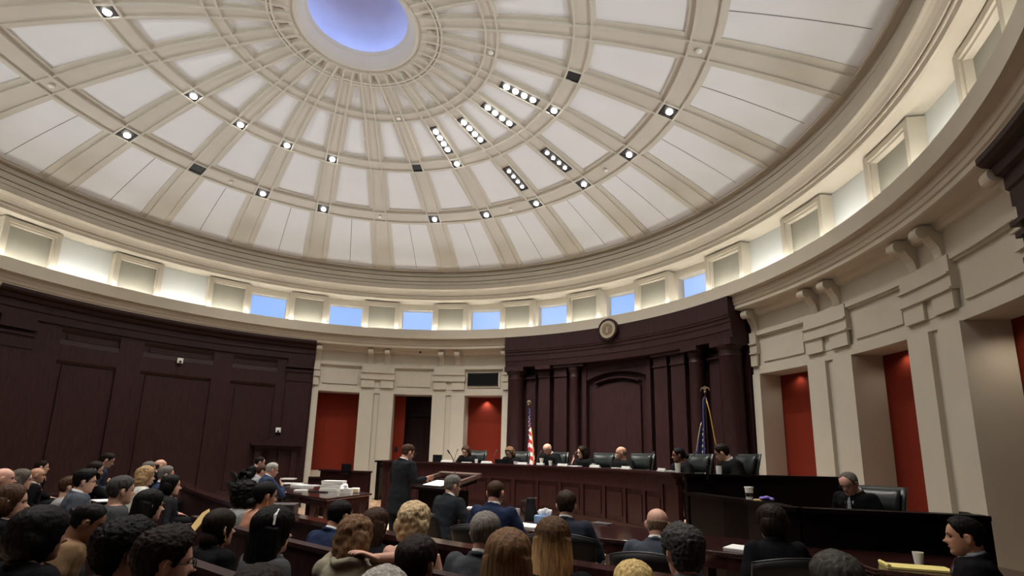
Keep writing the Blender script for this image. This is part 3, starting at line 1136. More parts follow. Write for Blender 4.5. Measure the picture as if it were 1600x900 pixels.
def mic(P, az, label, h=0.38):
    e = empty('microphone', P, az, label, 'microphone', None)
    MB().lathe([(0.001, 0.02), (0.045, 0.018), (0.05, 0.0), (0.001, 0.0)], step=30).build('base', M['blackplastic'], e, local=True)
    pts = [(0, 0, 0.01), (0, 0, h * 0.45), (0, 0.05, h * 0.75), (0, 0.14, h)]
    gk = MB().tube(pts, 0.006, 6).build('gooseneck', M['blackplastic'], e, local=True)
    MB().tube([(0, 0.135, h - 0.01), (0, 0.185, h + 0.04)], 0.011, 8).build('capsule', M['black'], gk, local=True)


for x, lb in ((710, 'gooseneck microphone by the first monitor on the bench'), (770, 'gooseneck microphone between the two women judges before the red recess'), (838, 'gooseneck microphone left of the bald judge with white collar'), (892, 'gooseneck microphone left of the judge leaning on her hand'), (1008, 'gooseneck microphone right of the bald judge in the bench centre'), (1070, 'gooseneck microphone right of the judge beside the blue flag')):
    a = on_bench(x, 5.2)
    mic(pol(a, 5.2, BZ - 0.119), a, lb)


def monitor(P, az, label, w=0.34, h=0.24, stand=0.06):
    e = empty('monitor', P, az, label, 'monitor')
    MB().box((0, 0, stand + h / 2), (w, 0.03, h)).build('screen', M['screen'], e, local=True, bevel=0.004)
    MB().box((0, 0.01, 0.008), (0.18, 0.14, 0.014)).build('foot', M['blackplastic'], e, local=True)
    MB().box((0, 0.02, stand / 2 + 0.02), (0.05, 0.02, stand + 0.04)).build('stem', M['blackplastic'], e, local=True)


a = on_bench(683, 5.2)
monitor(pol(a, 5.2, BZ - 0.119), a + 180, 'black monitor at the far end of the judges bench', 0.22, 0.19, 0.09)
a = on_bench(783, 5.2)
monitor(pol(a, 5.2, BZ - 0.119), a + 190, 'black screen before the blonde judge with glasses', 0.34, 0.16, 0.06)
a = on_bench(1105, 5.3)
monitor(pol(a, 5.3, BZ - 0.119), a + 200, 'black laptop screen before the judge at the bench end', 0.36, 0.2, 0.04)
P = oncyl(594, 733, 5.05)
monitor(Vector((P.x, P.y, 1.081)) if False else Vector((*pol(2 * BC - 119, 5.35).to_2d(), 1.0)), 40, 'black monitor on the desk box left of the lawyer', 0.26, 0.18, 0.05)

# clerk's things
P = onz(1171, 781, 0.972)
o = cup_mesh('cup', r0=0.036, r1=0.044, h=0.12, lid=True).build('coffee_cup', M['cup'], smooth=True)
o.location = oncyl(1171, 781, 5.62)
P = at(1171, 776, 5.7)
o.location = (P.x, P.y, 1.101)
tag(o, 'white takeaway coffee cup with printed band and lid on the black desk', 'cup')
b = MB().lathe([(0.0395, 0.03), (0.0425, 0.07)], step=22.5)
bo = b.build('printed_band', M['blackplastic'], o, local=True)
P = at(1198, 780, 5.42)
o = MB()
for k in range(9):
    o.ball((0.035 * math.sin(k * 2.4) * 1.3, 0.03 * cos(k * 1.7), 0.025 + 0.008 * (k % 3)), (0.030, 0.025, 0.018), 8, 6)
o = o.build('wrapped_bundle', M['purple'], smooth='all')
o.location = (P.x, P.y, 1.101)
tag(o, 'crumpled purple bag beside the takeaway cup on the black desk', 'bag')
P = at(1184, 778, 5.58)
o = MB().box((0, 0, 0.006), (0.16, 0.08, 0.01)).build('note_paper', M['folder'])
o.matrix_basis = LM((P.x, P.y, 1.101), 140)
tag(o, 'tan paper between the takeaway cup and the purple bag', 'paper')


# ---- flags
M['bronze'] = mat('bronze', (0.20, 0.155, 0.10), 0.5, 0.4, metal=0.3, var=0.3, scale=40, bump=0.3)


def flag_pole(P, az, name, label, us):
    e = empty(name, P, az, label, 'flag')
    MB().lathe([(0.001, 0.08), (0.04, 0.08), (0.12, 0.03), (0.13, 0.0), (0.001, 0.0)], step=20).build('base', M['gold'], e, local=True, smooth=True)
    MB().tube([(0, 0, 0.02), (0, 0, 2.35)], 0.014, 10).build('pole', M['wood'], e, local=True, smooth=True)
    mb = MB()
    mb.ball((0, 0, 2.38), 0.025, 10, 8)
    # spread wings and head
    for s_ in (-1, 1):
        mb.tube([(0, 0, 2.42), (s_ * 0.035, 0, 2.47), (s_ * 0.07, 0, 2.45), (s_ * 0.085, 0, 2.40)], [0.018, 0.022, 0.016, 0.004], 8)
    mb.tube([(0, 0, 2.38), (0, 0, 2.46), (0, 0.015, 2.50)], [0.012, 0.022, 0.012], 8)
    mb.build('eagle', M['bronze'], e, local=True, smooth=True)
    # hanging folded cloth: grid gathered at the pole
    nu, nv = 36, 26
    L, W = 1.55, 0.9
    vs, fs, mats = [], [], []
    for i in range(nv + 1):
        t = i / nv
        for j in range(nu + 1):
            u = j / nu
            # cloth droops: the fly edge hangs down beside the pole
            spread = (0.06 + 0.22 * t**0.8)
            x = 0.012 + spread * u + 0.03 * sin(7 * u + 2 * t)
            y = (0.02 + 0.045 * t) * sin(u * 15 + t * 1.5) 
            z = 2.30 - L * t - (0.52 * u**1.1) * (1 - 0.4 * t)
            vs.append((x, y, z))
    mi = []
    for i in range(nv):
        for j in range(nu):
            q = i * (nu + 1) + j
            fs.append((q, q + 1, q + nu + 2, q + nu + 1))
            t, u = (i + 0.5) / nv, (j + 0.5) / nu
            if us:
                if t < 0.48 and u < 0.46:
                    mi.append(2)
                else:
                    mi.append(int(t * 13) % 2)
            else:
                mi.append(0)
    me = MB().add(vs, fs).mesh('cloth')
    o = lobj('cloth', me, e)
    if us:
        for m_ in ('flagred', 'flagwhite', 'flagblue'):
            me.materials.append(M[m_])
    else:
        me.materials.append(M['flagnavy'])
    for p_, q_ in zip(me.polygons, mi):
        p_.material_index = q_
    me.shade_smooth()
    sd = o.modifiers.new('thick', 'SOLIDIFY')
    sd.thickness = 0.004
    # fringe along the fly and the foot
    pts = [Vector(vs[i * (nu + 1) + nu]) for i in range(nv + 1)]
    MB().tube(pts, 0.012, 6).build('fringe', M['gold'], o, local=True, smooth='all')
    pts = [Vector(vs[nv * (nu + 1) + j]) for j in range(nu + 1)]
    MB().tube(pts, 0.012, 6).build('fringe', M['gold'], o, local=True, smooth='all')
    if us:
        mb = MB()
        for i in range(2, 12, 2):
            for j in range(1, 16, 3):
                p = Vector(vs[i * (nu + 1) + j])
                mb.ball((p.x, p.y - 0.004, p.z), 0.012, 6, 4)
        mb.build('stars', M['flagwhite'], o, local=True)
    else:
        MB().tube([(0, 0.0, 2.3), (-0.06, -0.03, 2.0), (-0.12, -0.05, 1.5), (-0.17, -0.05, 1.2)], 0.010, 6).build('cord', M['gold'], e, local=True, smooth='all')
        mb = MB()
        for i in range(8, 16):
            for j in (12, 15, 18):
                if (i + j) % 2:
                    p = Vector(vs[i * (nu + 1) + j])
                    mb.ball((p.x, p.y - 0.006, p.z), (0.022, 0.008, 0.03), 8, 6)
        mb.build('crest', M['gold'], o, local=True)
    return e


M['flagred'] = mat('flag_red', (0.50, 0.03, 0.04), 0.7, 0.2, var=0.05)
M['flagwhite'] = mat('flag_white', (0.75, 0.72, 0.68), 0.7, 0.2, var=0.04)
M['flagblue'] = mat('flag_blue', (0.03, 0.04, 0.16), 0.7, 0.2, var=0.05)
M['flagnavy'] = mat('flag_navy', (0.030, 0.040, 0.125), 0.6, 0.3, var=0.2, scale=12)
P = oncyl(826, 640, 7.1)
a = azof(P)
us = flag_pole(pol(a, 7.1, 0.45), a + 30, 'national_flag', 'furled red and white striped flag with gold fringe on an eagle-topped pole', True)
P = oncyl(1102, 620, 7.1)
a = azof(P)
st = flag_pole(pol(a, 7.1, 0.45), a + 150, 'state_flag', 'furled dark blue flag with gold cord on an eagle-topped pole', False)

# ---- round seal on the entablature
P = pol(62.3, 7.43, 4.67)
e = empty('wall_seal', P, 62.3, 'round bronze seal in a dark ring on the bench wall entablature', 'seal')
mm = Matrix.Rotation(rad(90), 4, 'X')
def disc(pr, step=8):
    q = MB().lathe(pr, step=step)
    b = MB()
    b.add([mm @ Vector(v) for v in q.v], q.f)
    return b
disc([(0.001, -0.05), (0.28, -0.05), (0.285, 0.03), (0.27, 0.05), (0.235, 0.055), (0.225, 0.03), (0.001, 0.03)]).build('ring', M['wood'], e, local=True, smooth=True)
M['bronzelight'] = mat('pale_bronze', (0.42, 0.36, 0.27), 0.5, 0.4, metal=0.2, var=0.2, scale=30)
disc([(0.001, 0.03), (0.222, 0.03), (0.222, 0.042), (0.19, 0.046), (0.185, 0.038), (0.001, 0.038)]).build('medal', M['bronzelight'], e, local=True, smooth=True)
disc([(0.001, 0.038), (0.15, 0.038), (0.15, 0.046), (0.001, 0.048)]).build('medal_centre', M['bronze'], e, local=True, smooth=True)
mb = MB()
mb.tube([(0, -0.052, -0.09), (0, -0.056, 0.02)], [(0.03, 0.012), (0.014, 0.01)], 8)
mb.ball((0, -0.056, 0.05), (0.018, 0.012, 0.024), 8, 6)
mb.tube([(0, -0.056, 0.0), (0.04, -0.056, 0.04), (0.055, -0.056, 0.085)], 0.007, 6)
for k in range(26):
    an = 2 * pi * k / 26
    mb.box((0.168 * cos(an), -0.044, 0.168 * sin(an)), (0.012, 0.006, 0.012))
mb.build('relief_figure', M['bronzelight'], e, local=True)
# base block carrying the seal
MB().box((0, 0.06, 0), (0.62, 0.06, 0.2)).build('mounting_block', M['wood'], e, local=True, bevel=0.01)

# ---- west wall: mantel, plate lights
e = empty('wall_mantel', pol(-7.6, 7.8), None, 'dark wooden mantel with a low pediment on the left wood wall', 'mantel')
mb = MB()
mb.arc(-12.3, -3.0, 7.68, 7.94, 1.62, 1.68)
mb.arc(-11.8, -3.5, 7.74, 7.94, 1.55, 1.62)
mb.build('shelf', M['wood'], e)
mb = MB()
vs, fs = [], []
n = 12
for i in range(n + 1):
    u = -1 + 2 * i / n
    zz = 1.70 + 0.19 * (1 - abs(u)) ** 1.2
    a = -7.7 + u * 2.9
    vs += [pol(a, 7.78, 1.68), pol(a, 7.94, 1.68), pol(a, 7.94, zz), pol(a, 7.78, zz)]
for i in range(n):
    for k in range(4):
        fs.append((4 * i + k, 4 * i + (k + 1) % 4, 4 * i + 4 + (k + 1) % 4, 4 * i + 4 + k))
fs += [(0, 1, 2, 3), (4 * n + 3, 4 * n + 2, 4 * n + 1, 4 * n)]
mb.add(vs, fs)
mb.build('pediment', M['wood'], e)
for x0, x1 in ((-11.5, -10.4), (-4.9, -3.8)):
    MB().arc(x0, x1, 7.80, 7.94, 0, 1.55).build('upright', M['wood'], e)
for az, z, lb, s_ in ((-7.7, 2.04, 'small white square fitting on the dark wall over the mantel', 0.085), (-25.7, 3.63, 'small white square fitting high in the middle upper panel', 0.085)):
    P = pol(az, 7.9, z)
    e = empty('wall_camera', P, az, lb, 'camera')
    MB().box((0, 0, 0), (s_ * 1.5, 0.06, s_ * 1.5)).build('plate', M['whiteplastic'], e, local=True, bevel=0.006)
    MB().ball((0.0, -0.05, -0.03), (0.028, 0.035, 0.028), 10, 8).build('lens', M['blackplastic'], e, local=True, smooth='all')
P = pol(19.5, 7.65, 4.40)
o = MB().ball((0, 0, 0), (0.035, 0.035, 0.03), 10, 8).build('dome_camera', M['black'], smooth='all')
o.location = P
tag(o, 'tiny black dome camera under the cream cornice above the doorway', 'camera')
P = pol(14.8, 8.52, 1.62)
o = MB().box((0, 0, 0), (0.09, 0.03, 0.14)).build('wall_switch', M['black'], bevel=0.004)
o.matrix_basis = LM(P, 14.8)
tag(o, 'small dark switch plate on the red wall beside the dark door', 'switch')


# ---- tables
def table(name, poly, top, label, legs, m='tablewood', apron=0.10):
    cx = sum(p[0] for p in poly) / len(poly)
    cy = sum(p[1] for p in poly) / len(poly)
    e = empty(name, (cx, cy, 0), None, label, 'table')
    MB().prism(poly, top - 0.04, top).build('tabletop', M[m], e, bevel=0.008)
    inn = [(cx + (p[0] - cx) * 0.94, cy + (p[1] - cy) * 0.94) for p in poly]
    mb = MB()
    for i in range(len(inn)):
        a, b = Vector((*inn[i], 0)), Vector((*inn[(i + 1) % len(inn)], 0))
        wallseg(mb, a, b, top - 0.04 - apron, top - 0.04, 0.025)
    mb.build('apron', M[m], e)
    for x, y in legs:
        MB().box((x, y, (top - 0.04) / 2), (0.09, 0.09, top - 0.04)).build('leg', M[m], e, bevel=0.004)
    return e


RT = [(1.62, -0.75), (2.18, -0.25), (2.50, -1.12), (3.12, -2.06), (3.79, -3.09), (4.30, -3.84), (3.88, -4.75), (3.70, -4.56), (3.20, -3.93), (2.78, -3.34), (2.58, -3.10), (2.02, -2.42), (1.72, -1.75)]
table('counsel_table', RT, 0.76, 'long polished mahogany table before the bench with pitcher and tissue box', [(2.1, -1.85), (2.5, -1.45), (2.75, -3.05), (3.3, -2.6), (3.3, -3.75), (4.05, -3.7), (3.85, -4.45)])
RT2 = [(4.33, -3.86), (4.95, -4.42), (5.15, -4.62), (4.85, -5.55), (4.3, -5.25), (3.92, -4.80)]
table('clerk_table', RT2, 0.755, 'mahogany table at the right with a yellow legal pad', [(4.3, -4.2), (4.9, -4.7), (4.7, -5.3)])


def lt(px, py, z=0.76):
    P = onz(px, py, z)
    return (P.x, P.y)


LTn = [(-0.95, 3.6), (0.20, 1.45), (1.02, 2.62), (0.55, 3.9), (0.35, 4.9), (-0.45, 5.0)]
table('counsel_table', LTn, 0.76, 'mahogany table stacked with white papers left of the lawyer', [(-0.6, 3.4), (0.22, 1.75), (0.85, 2.6), (0.0, 2.35), (0.4, 4.5)])
LTf = [(-1.0, 4.6), (-0.5, 5.05), (0.30, 4.95), (0.35, 5.5), (-0.2, 5.9), (-1.0, 5.7)]
table('counsel_table', LTf, 0.775, 'far mahogany table end under the mantel with loose papers', [(-0.85, 4.9), (0.1, 5.6)])

# papers on the left tables
def paper(px, py, z, w, l, h, az, name, label, m='paper', group=None):
    P = onz(px, py, z)
    o = MB().box((0, 0, h / 2), (w, l, h)).build(name, M[m])
    o.matrix_basis = LM((P.x, P.y, z), az)
    tag(o, label, 'papers' if 'paper' in name else 'box', group)
    return o


paper(457, 757, 0.762, 0.40, 0.30, 0.03, 15, 'paper_pile', 'loose white papers on the table by the grey-haired man')
paper(472, 760, 0.762, 0.30, 0.42, 0.035, -30, 'paper_pile', 'spread white papers between the grey-haired man and the tall stack')
paper(487, 759, 0.762, 0.24, 0.32, 0.01, 40, 'paper_sheet', 'single white sheet behind the spread papers')
paper(470, 767, 0.762, 0.22, 0.18, 0.02, 10, 'paper_pile', 'small white paper near the front corner of the left table')
paper(452, 749, 0.80, 0.3, 0.3, 0.03, 10, 'paper_pile', 'white papers at the far end beside the seated men', )
P = onz(521, 767, 0.762)
for k, (w, l) in enumerate(((0.46, 0.36), (0.42, 0.33), (0.40, 0.32), (0.40, 0.31))):
    o = MB().box((0, 0, 0.024), (w, l, 0.047)).build('document_stack', M['paperedge'])
    o.matrix_basis = LM((P.x, P.y, 0.762 + 0.048 * k), 12 + 5 * (k % 2))
    tag(o, 'thick bound document, %s layer of the tall stack on the left table' % ('bottom second third top'.split()[k]), 'document', None)
P = onz(537, 771, 0.762)
o = MB()
for k in range(8):
    o.ball((0.03 * sin(k * 2.1), 0.03 * cos(k * 1.3), 0.05 + 0.012 * k), (0.06 - 0.003 * k, 0.055, 0.045), 8, 6)
o = o.build('crumpled_bag', M['tissue'], smooth='all')
o.location = (P.x, P.y, 0.762)
tag(o, 'crumpled white bag right of the document stack', 'bag')
P = onz(527, 775, 0.762)
o = cup_mesh('cup', r0=0.03, r1=0.038, h=0.10).build('plastic_cup', M['cup'], smooth=True)
o.location = (P.x, P.y, 0.762)
tag(o, 'clear white plastic cup before the document stack', 'cup')
paper(540, 771, 0.762, 0.22, 0.16, 0.09, 20, 'document_box', 'low pale file box right of the plastic cup', 'paperedge')
P = onz(555, 770, 0.762)
o = MB().box((0, 0, 0.045), (0.15, 0.13, 0.09)).build('tape_box', M['cup'], bevel=0.015)
o.matrix_basis = LM((P.x, P.y, 0.762), 10)
tag(o, 'small cream box at the corner of the left table', 'box')
MB().box((0, -0.067, 0.045), (0.09, 0.004, 0.05)).build('printed_face', M['folder'], o, local=True)
paper(497, 769, 0.762, 0.34, 0.10, 0.02, 30, 'paper_folder', 'dark closed folder lying at the front edge of the left table', 'blackplastic')
# black cases beside the table
P = at(437, 786, 8.2)
for k in range(2):
    o = MB().box((0, 0, 0.09), (0.62, 0.34, 0.17)).build('file_case', M['blackplastic'], bevel=0.01)
    o.matrix_basis = LM((P.x - 0.05 * k, P.y, 0.32 + 0.18 * k), 10)
    tag(o, ('black file case, lower of the two beside the left table', 'black file case, upper of the two beside the left table')[k], 'case')
    MB().box((0, 0, 0.178), (0.63, 0.35, 0.008)).build('edge_strip', M['chrome'], o, local=True)
o = MB().box((0, 0, 0.155), (0.7, 0.42, 0.31)).build('storage_trunk', M['blackplastic'], bevel=0.01)
o.matrix_basis = LM((P.x, P.y, 0), 10)
tag(o, 'black trunk on the floor under the file cases', 'trunk')

# things on the long table
P = onz(829, 812, 0.762)
e = empty('water_pitcher', (P.x, P.y, 0.762), 20, 'black insulated pitcher standing on the long table', 'pitcher')
MB().lathe([(0.001, 0), (0.075, 0.0), (0.078, 0.03), (0.07, 0.12), (0.052, 0.17), (0.05, 0.20), (0.056, 0.235), (0.05, 0.25), (0.001, 0.255)], step=15).build('body', M['blackplastic'], e, local=True, smooth=True)
MB().tube([(-0.05, 0, 0.22), (-0.11, 0, 0.21), (-0.12, 0, 0.12), (-0.075, 0, 0.06)], 0.011, 8).build('handle', M['blackplastic'], e, local=True, smooth=True)
MB().tube([(0.03, 0, 0.235), (0.075, 0, 0.25)], [(0.03, 0.02), (0.012, 0.01)], 8).build('spout', M['blackplastic'], e, local=True)
P = onz(851, 817, 0.762)
e = empty('tissue_box', (P.x, P.y, 0.762), 30, 'pale blue tissue box with white tissue sticking up', 'tissue box')
MB().box((0, 0, 0.04), (0.23, 0.12, 0.08)).build('carton', M['blue'], e, local=True, bevel=0.004)
mb = MB()
for k in range(7):
    mb.tube([(0.012 * (k - 3), 0, 0.07), (0.02 * (k - 3), 0.01 * sin(k * 2), 0.13), (0.022 * (k - 3) + 0.01, 0.015 * cos(k), 0.165 - 0.008 * abs(k - 3))], [(0.016, 0.008), (0.028, 0.016), (0.010, 0.008)], 8)
mb.build('tissue', M['tissue'], e, local=True, smooth='all')
paper(826, 822, 0.762, 0.34, 0.26, 0.012, 60, 'paper_sheets', 'white sheets on the long table left of the tissue box')
paper(741, 794, 0.762, 0.2, 0.26, 0.01, 20, 'paper_sheets', 'white papers before the grey-haired lawyer in glasses')
P = onz(808, 806, 0.762)
o = cup_mesh('cup', h=0.09).build('paper_cup', M['cup'], smooth=True)
o.location = (P.x, P.y, 0.762)
tag(o, 'small white cup beside the shoulder of the bald man in blue', 'cup')
P = onz(941, 818, 0.764)
o = MB().box((0, 0, 0.005), (0.22, 0.16, 0.01)).build('metal_tray', M['chrome'])
o.matrix_basis = LM((P.x, P.y, 0.762), 60)
tag(o, 'flat grey document clip on the long table right of the brown-haired man', 'clip')
P = onz(1436, 881, 0.76)
o = cup_mesh('cup', r0=0.028, r1=0.037, h=0.09).build('paper_cup', M['cup'], smooth=True)
o.location = (P.x, P.y, 0.757)
tag(o, 'white paper cup beside the yellow legal pad', 'cup')
P = onz(1432, 888, 0.76)
e = MB().box((0, 0, 0.008), (0.42, 0.20, 0.014)).build('legal_pad', M['yellow'])
e.matrix_basis = LM((P.x, P.y, 0.757), 38)
tag(e, 'yellow legal pad with a curled page on the right table', 'notepad')
MB().tube([(-0.20, -0.1, 0.02), (-0.20, 0.1, 0.02)], 0.014, 8).build('curled_page', M['yellow'], e, local=True)
P = onz(1155, 857, 0.765)
paper(1156, 857, 0.762, 0.2, 0.26, 0.012, 60, 'paper_sheets', 'white papers beside the dark-haired woman in black')

# ---- lectern
P = at(672, 760, 7.0)
LA = 63
Lc = Vector((2.15, 0.15, 0))
e = empty('lectern', (1.90, 0.55, 0), 60, 'black lectern with raised wooden frame and open papers before the standing lawyer', 'lectern')
MB().box((0, 0, 0.48), (0.66, 0.46, 0.96)).build('body', M['blackwood'], e, local=True, bevel=0.01)
tm = Matrix.Translation((0, 0, 1.04)) @ Matrix.Rotation(rad(12), 4, 'X')
rt = MB().box((0, 0, 0), (0.86, 0.60, 0.04), tm).build('reading_top', M['blackwood'], e, local=True)
for sx in (-1, 1):
    MB().box((sx * 0.43, 0, 0.07), (0.07, 0.72, 0.05), tm).build('side_rail', M['railwood'], rt, local=True)
MB().box((0, 0.35, 0.09), (0.92, 0.10, 0.03), tm).build('back_rail', M['railwood'], rt, local=True)
o = MB().box((0, 0, 0), (0.42, 0.30, 0.012)).build('open_papers', M['paper'])
o.matrix_basis = e.matrix_basis @ tm @ Matrix.Translation((-0.02, -0.08, 0.036))
tag(o, 'white open pages lying on the lectern', 'papers')
MB().box((-0.37, -0.12, 0.74), (0.012, 0.10, 0.12)).build('wall_plate', M['chrome'], e, local=True)
MB().box((-0.37, -0.12, 0.50), (0.012, 0.05, 0.04)).build('socket', M['chrome'], e, local=True)
mic((e.matrix_basis @ tm @ Vector((0.0, 0.24, 0.02))), 60 + 180, 'long gooseneck microphone on the lectern', 0.42)
mb = MB()


# ---- bar rail and pews: arcs across the hall
NB = pol(BC, 1)
TB = pol(BC + 90, 1)


def UV(u, v):
    return NB * u + TB * v


def arcrow(mb, u0, v0, v1, du, z0, z1, n=18, curv=0.02):
    vs, fs = [], []
    for i in range(n + 1):
        v = v0 + (v1 - v0) * i / n
        u = u0 + curv * (v - 1.2)**2
        a, b = UV(u - du / 2, v), UV(u + du / 2, v)
        vs += [Vector((a.x, a.y, z0)), Vector((b.x, b.y, z0)), Vector((b.x, b.y, z1)), Vector((a.x, a.y, z1))]
    for i in range(n):
        for k in range(4):
            fs.append((4 * i + k, 4 * i + (k + 1) % 4, 4 * i + 4 + (k + 1) % 4, 4 * i + 4 + k))
    fs += [(0, 3, 2, 1), (4 * n, 4 * n + 1, 4 * n + 2, 4 * n + 3)]
    return mb.add(vs, fs)


e = empty('bar_rail', UV(-0.9, 2), None, 'long curved mahogany rail dividing the public seats from the lawyers', 'railing')
arcrow(MB(), -0.95, -5.4, 6.3, 0.16, 0.82, 0.86).build('handrail', M['tablewood'], e)
arcrow(MB(), -0.95, -5.4, 6.3, 0.05, 0.0, 0.82).build('panel', M['wood'], e)
arcrow(MB(), -0.95, -5.4, 6.3, 0.10, 0.0, 0.14).build('plinth', M['wood'], e)


def pew(u0, v0, v1, label, top=0.86):
    e = empty('pew', UV(u0, (v0 + v1) / 2), None, label, 'bench')
    arcrow(MB(), u0 - 0.20, v0, v1, 0.05, 0.10, top - 0.03, curv=0.02).build('backrest', M['wood'], e)
    arcrow(MB(), u0 - 0.20, v0, v1, 0.085, top - 0.03, top, curv=0.02).build('top_rail', M['wood'], e)
    arcrow(MB(), u0 + 0.05, v0, v1, 0.46, 0.37, 0.42, curv=0.02).build('seat', M['wood'], e)
    for v in (v0, v1):
        u = u0 + 0.02 * (v - 1.2)**2
        c = UV(u + 0.02, v)
        MB().box((0, 0, 0.31), (0.05, 0.56, 0.62), LM((c.x, c.y, 0), BC)).build('end_panel', M['wood'], e, bevel=0.01)
    return e


# ================================================================ people
HEAD = [  # z, half width, front, back
    (-0.120, 0.010, 0.066, -0.040), (-0.116, 0.026, 0.078, -0.030), (-0.105, 0.040, 0.088, -0.012), (-0.090, 0.049, 0.089, 0.012),
    (-0.075, 0.056, 0.086, 0.038), (-0.055, 0.062, 0.087, 0.062), (-0.035, 0.067, 0.084, 0.080), (-0.015, 0.071, 0.083, 0.092),
    (0.005, 0.0735, 0.083, 0.099), (0.025, 0.076, 0.090, 0.104), (0.045, 0.0765, 0.088, 0.103), (0.065, 0.073, 0.081, 0.097),
    (0.083, 0.064, 0.068, 0.084), (0.098, 0.050, 0.050, 0.065), (0.109, 0.033, 0.032, 0.044), (0.116, 0.012, 0.012, 0.016)]


def hlerp(z):
    if z <= HEAD[0][0]:
        return HEAD[0][1:]
    for i in range(len(HEAD) - 1):
        a, b = HEAD[i], HEAD[i + 1]
        if z <= b[0]:
            t = (z - a[0]) / (b[0] - a[0])
            return tuple(a[k] + (b[k] - a[k]) * t for k in (1, 2, 3))
    return HEAD[-1][1:]


def gs(x, s):
    return math.exp(-(x / s)**2)


def headpt(a, z, feat=True):
    w, f, b = hlerp(z)
    ca, sa = cos(a), sin(a)
    e = 0.86
    x = w * math.copysign(abs(sa)**e, sa)
    if ca >= 0:
        y = f * abs(ca)**0.9
    else:
        y = -b * abs(ca)**0.95
    if feat and ca > 0:
        y += 0.030 * gs(x, 0.0105) * (math.exp(-((z + 0.030) / 0.013)**2) + 0.55 * math.exp(-((z + 0.012) / 0.016)**2) + 0.25 * math.exp(-((z - 0.006) / 0.014)**2))
        y += 0.008 * gs(x, 0.022) * gs(z + 0.034, 0.010)
        y -= 0.011 * (gs(x - 0.031, 0.015) + gs(x + 0.031, 0.015)) * gs(z - 0.003, 0.011)
        y += 0.005 * (gs(x - 0.028, 0.022) + gs(x + 0.028, 0.022)) * gs(z - 0.022, 0.008)
        y += 0.0055 * gs(x, 0.020) * (gs(z + 0.059, 0.0045) + gs(z + 0.068, 0.005))
        y -= 0.003 * gs(x, 0.018) * gs(z + 0.0635, 0.002)
        y -= 0.004 * gs(x, 0.03) * gs(z + 0.080, 0.007)
        y += 0.004 * (gs(x - 0.045, 0.016) + gs(x + 0.045, 0.016)) * gs(z + 0.025, 0.016)
    return Vector((x, y, z))


def grid_closed(fn, zs, n=40):
    b = MB()
    k = len(zs)
    vs = [fn(2 * pi * j / n, z) for z in zs for j in range(n)]
    fs = [(i * n + j, i * n + (j + 1) % n, i * n + n + (j + 1) % n, i * n + n + j) for i in range(k - 1) for j in range(n)]
    fs += [tuple(reversed(range(n))), tuple(range((k - 1) * n, k * n))]
    return b.add(vs, fs)


ZS = [-0.120 + 0.236 * (0.5 - 0.5 * cos(pi * i / 40)) * 1.0 for i in range(41)]
ZS = [-0.120 + 0.236 * i / 44 for i in range(45)]
HEADG = grid_closed(lambda a, z: headpt(a, z), ZS, 44)


def xf(b, m):
    r = MB()
    r.v = [tuple(m @ Vector(v)) for v in b.v]
    r.f = list(b.f)
    return r


def join(a, b):
    a.add(b.v, b.f)
    return a


WS = bpy.data.scenes.new('workshop')


def remesh(mb, name, vox, smooth=2, disp=None):
    me = mb.mesh(name + '_raw')
    o = bpy.data.objects.new('raw', me)
    WS.collection.objects.link(o)
    r = o.modifiers.new('r', 'REMESH')
    r.mode = 'VOXEL'
    r.voxel_size = vox
    if smooth:
        s = o.modifiers.new('s', 'SMOOTH')
        s.iterations = smooth
        s.factor = 0.5
    WS.view_layers[0].update()
    dg = WS.view_layers[0].depsgraph
    ev = o.evaluated_get(dg)
    out = bpy.data.meshes.new_from_object(ev)
    out.name = name
    bpy.data.objects.remove(o)
    bpy.data.meshes.remove(me)
    if disp:
        nv = len(out.vertices)
        co, no = [0.0] * (3 * nv), [0.0] * (3 * nv)
        out.vertices.foreach_get('co', co)
        out.vertices.foreach_get('normal', no)
        for i in range(0, 3 * nv, 3):
            d = disp(Vector((co[i], co[i + 1], co[i + 2])))
            co[i] += no[i] * d
            co[i + 1] += no[i + 1] * d
            co[i + 2] += no[i + 2] * d
        out.vertices.foreach_set('co', co)
        out.update()
    out.shade_smooth()
    return out


SKIN, HAIRM, CLOTH = {}, {}, {}


def skin(c):
    if c not in SKIN:
        SKIN[c] = mat('skin_%d' % len(SKIN), c, 0.5, 0.35, var=0.07, scale=14, sss=0.12)
    return SKIN[c]


def hairm(c):
    if c not in HAIRM:
        m = mat('hair_%d' % len(HAIRM), c, 0.55, 0.09, var=0.5, scale=10, stretch=(9, 9, 1.2), bump=0.5)
        HAIRM[c] = m
    return HAIRM[c]


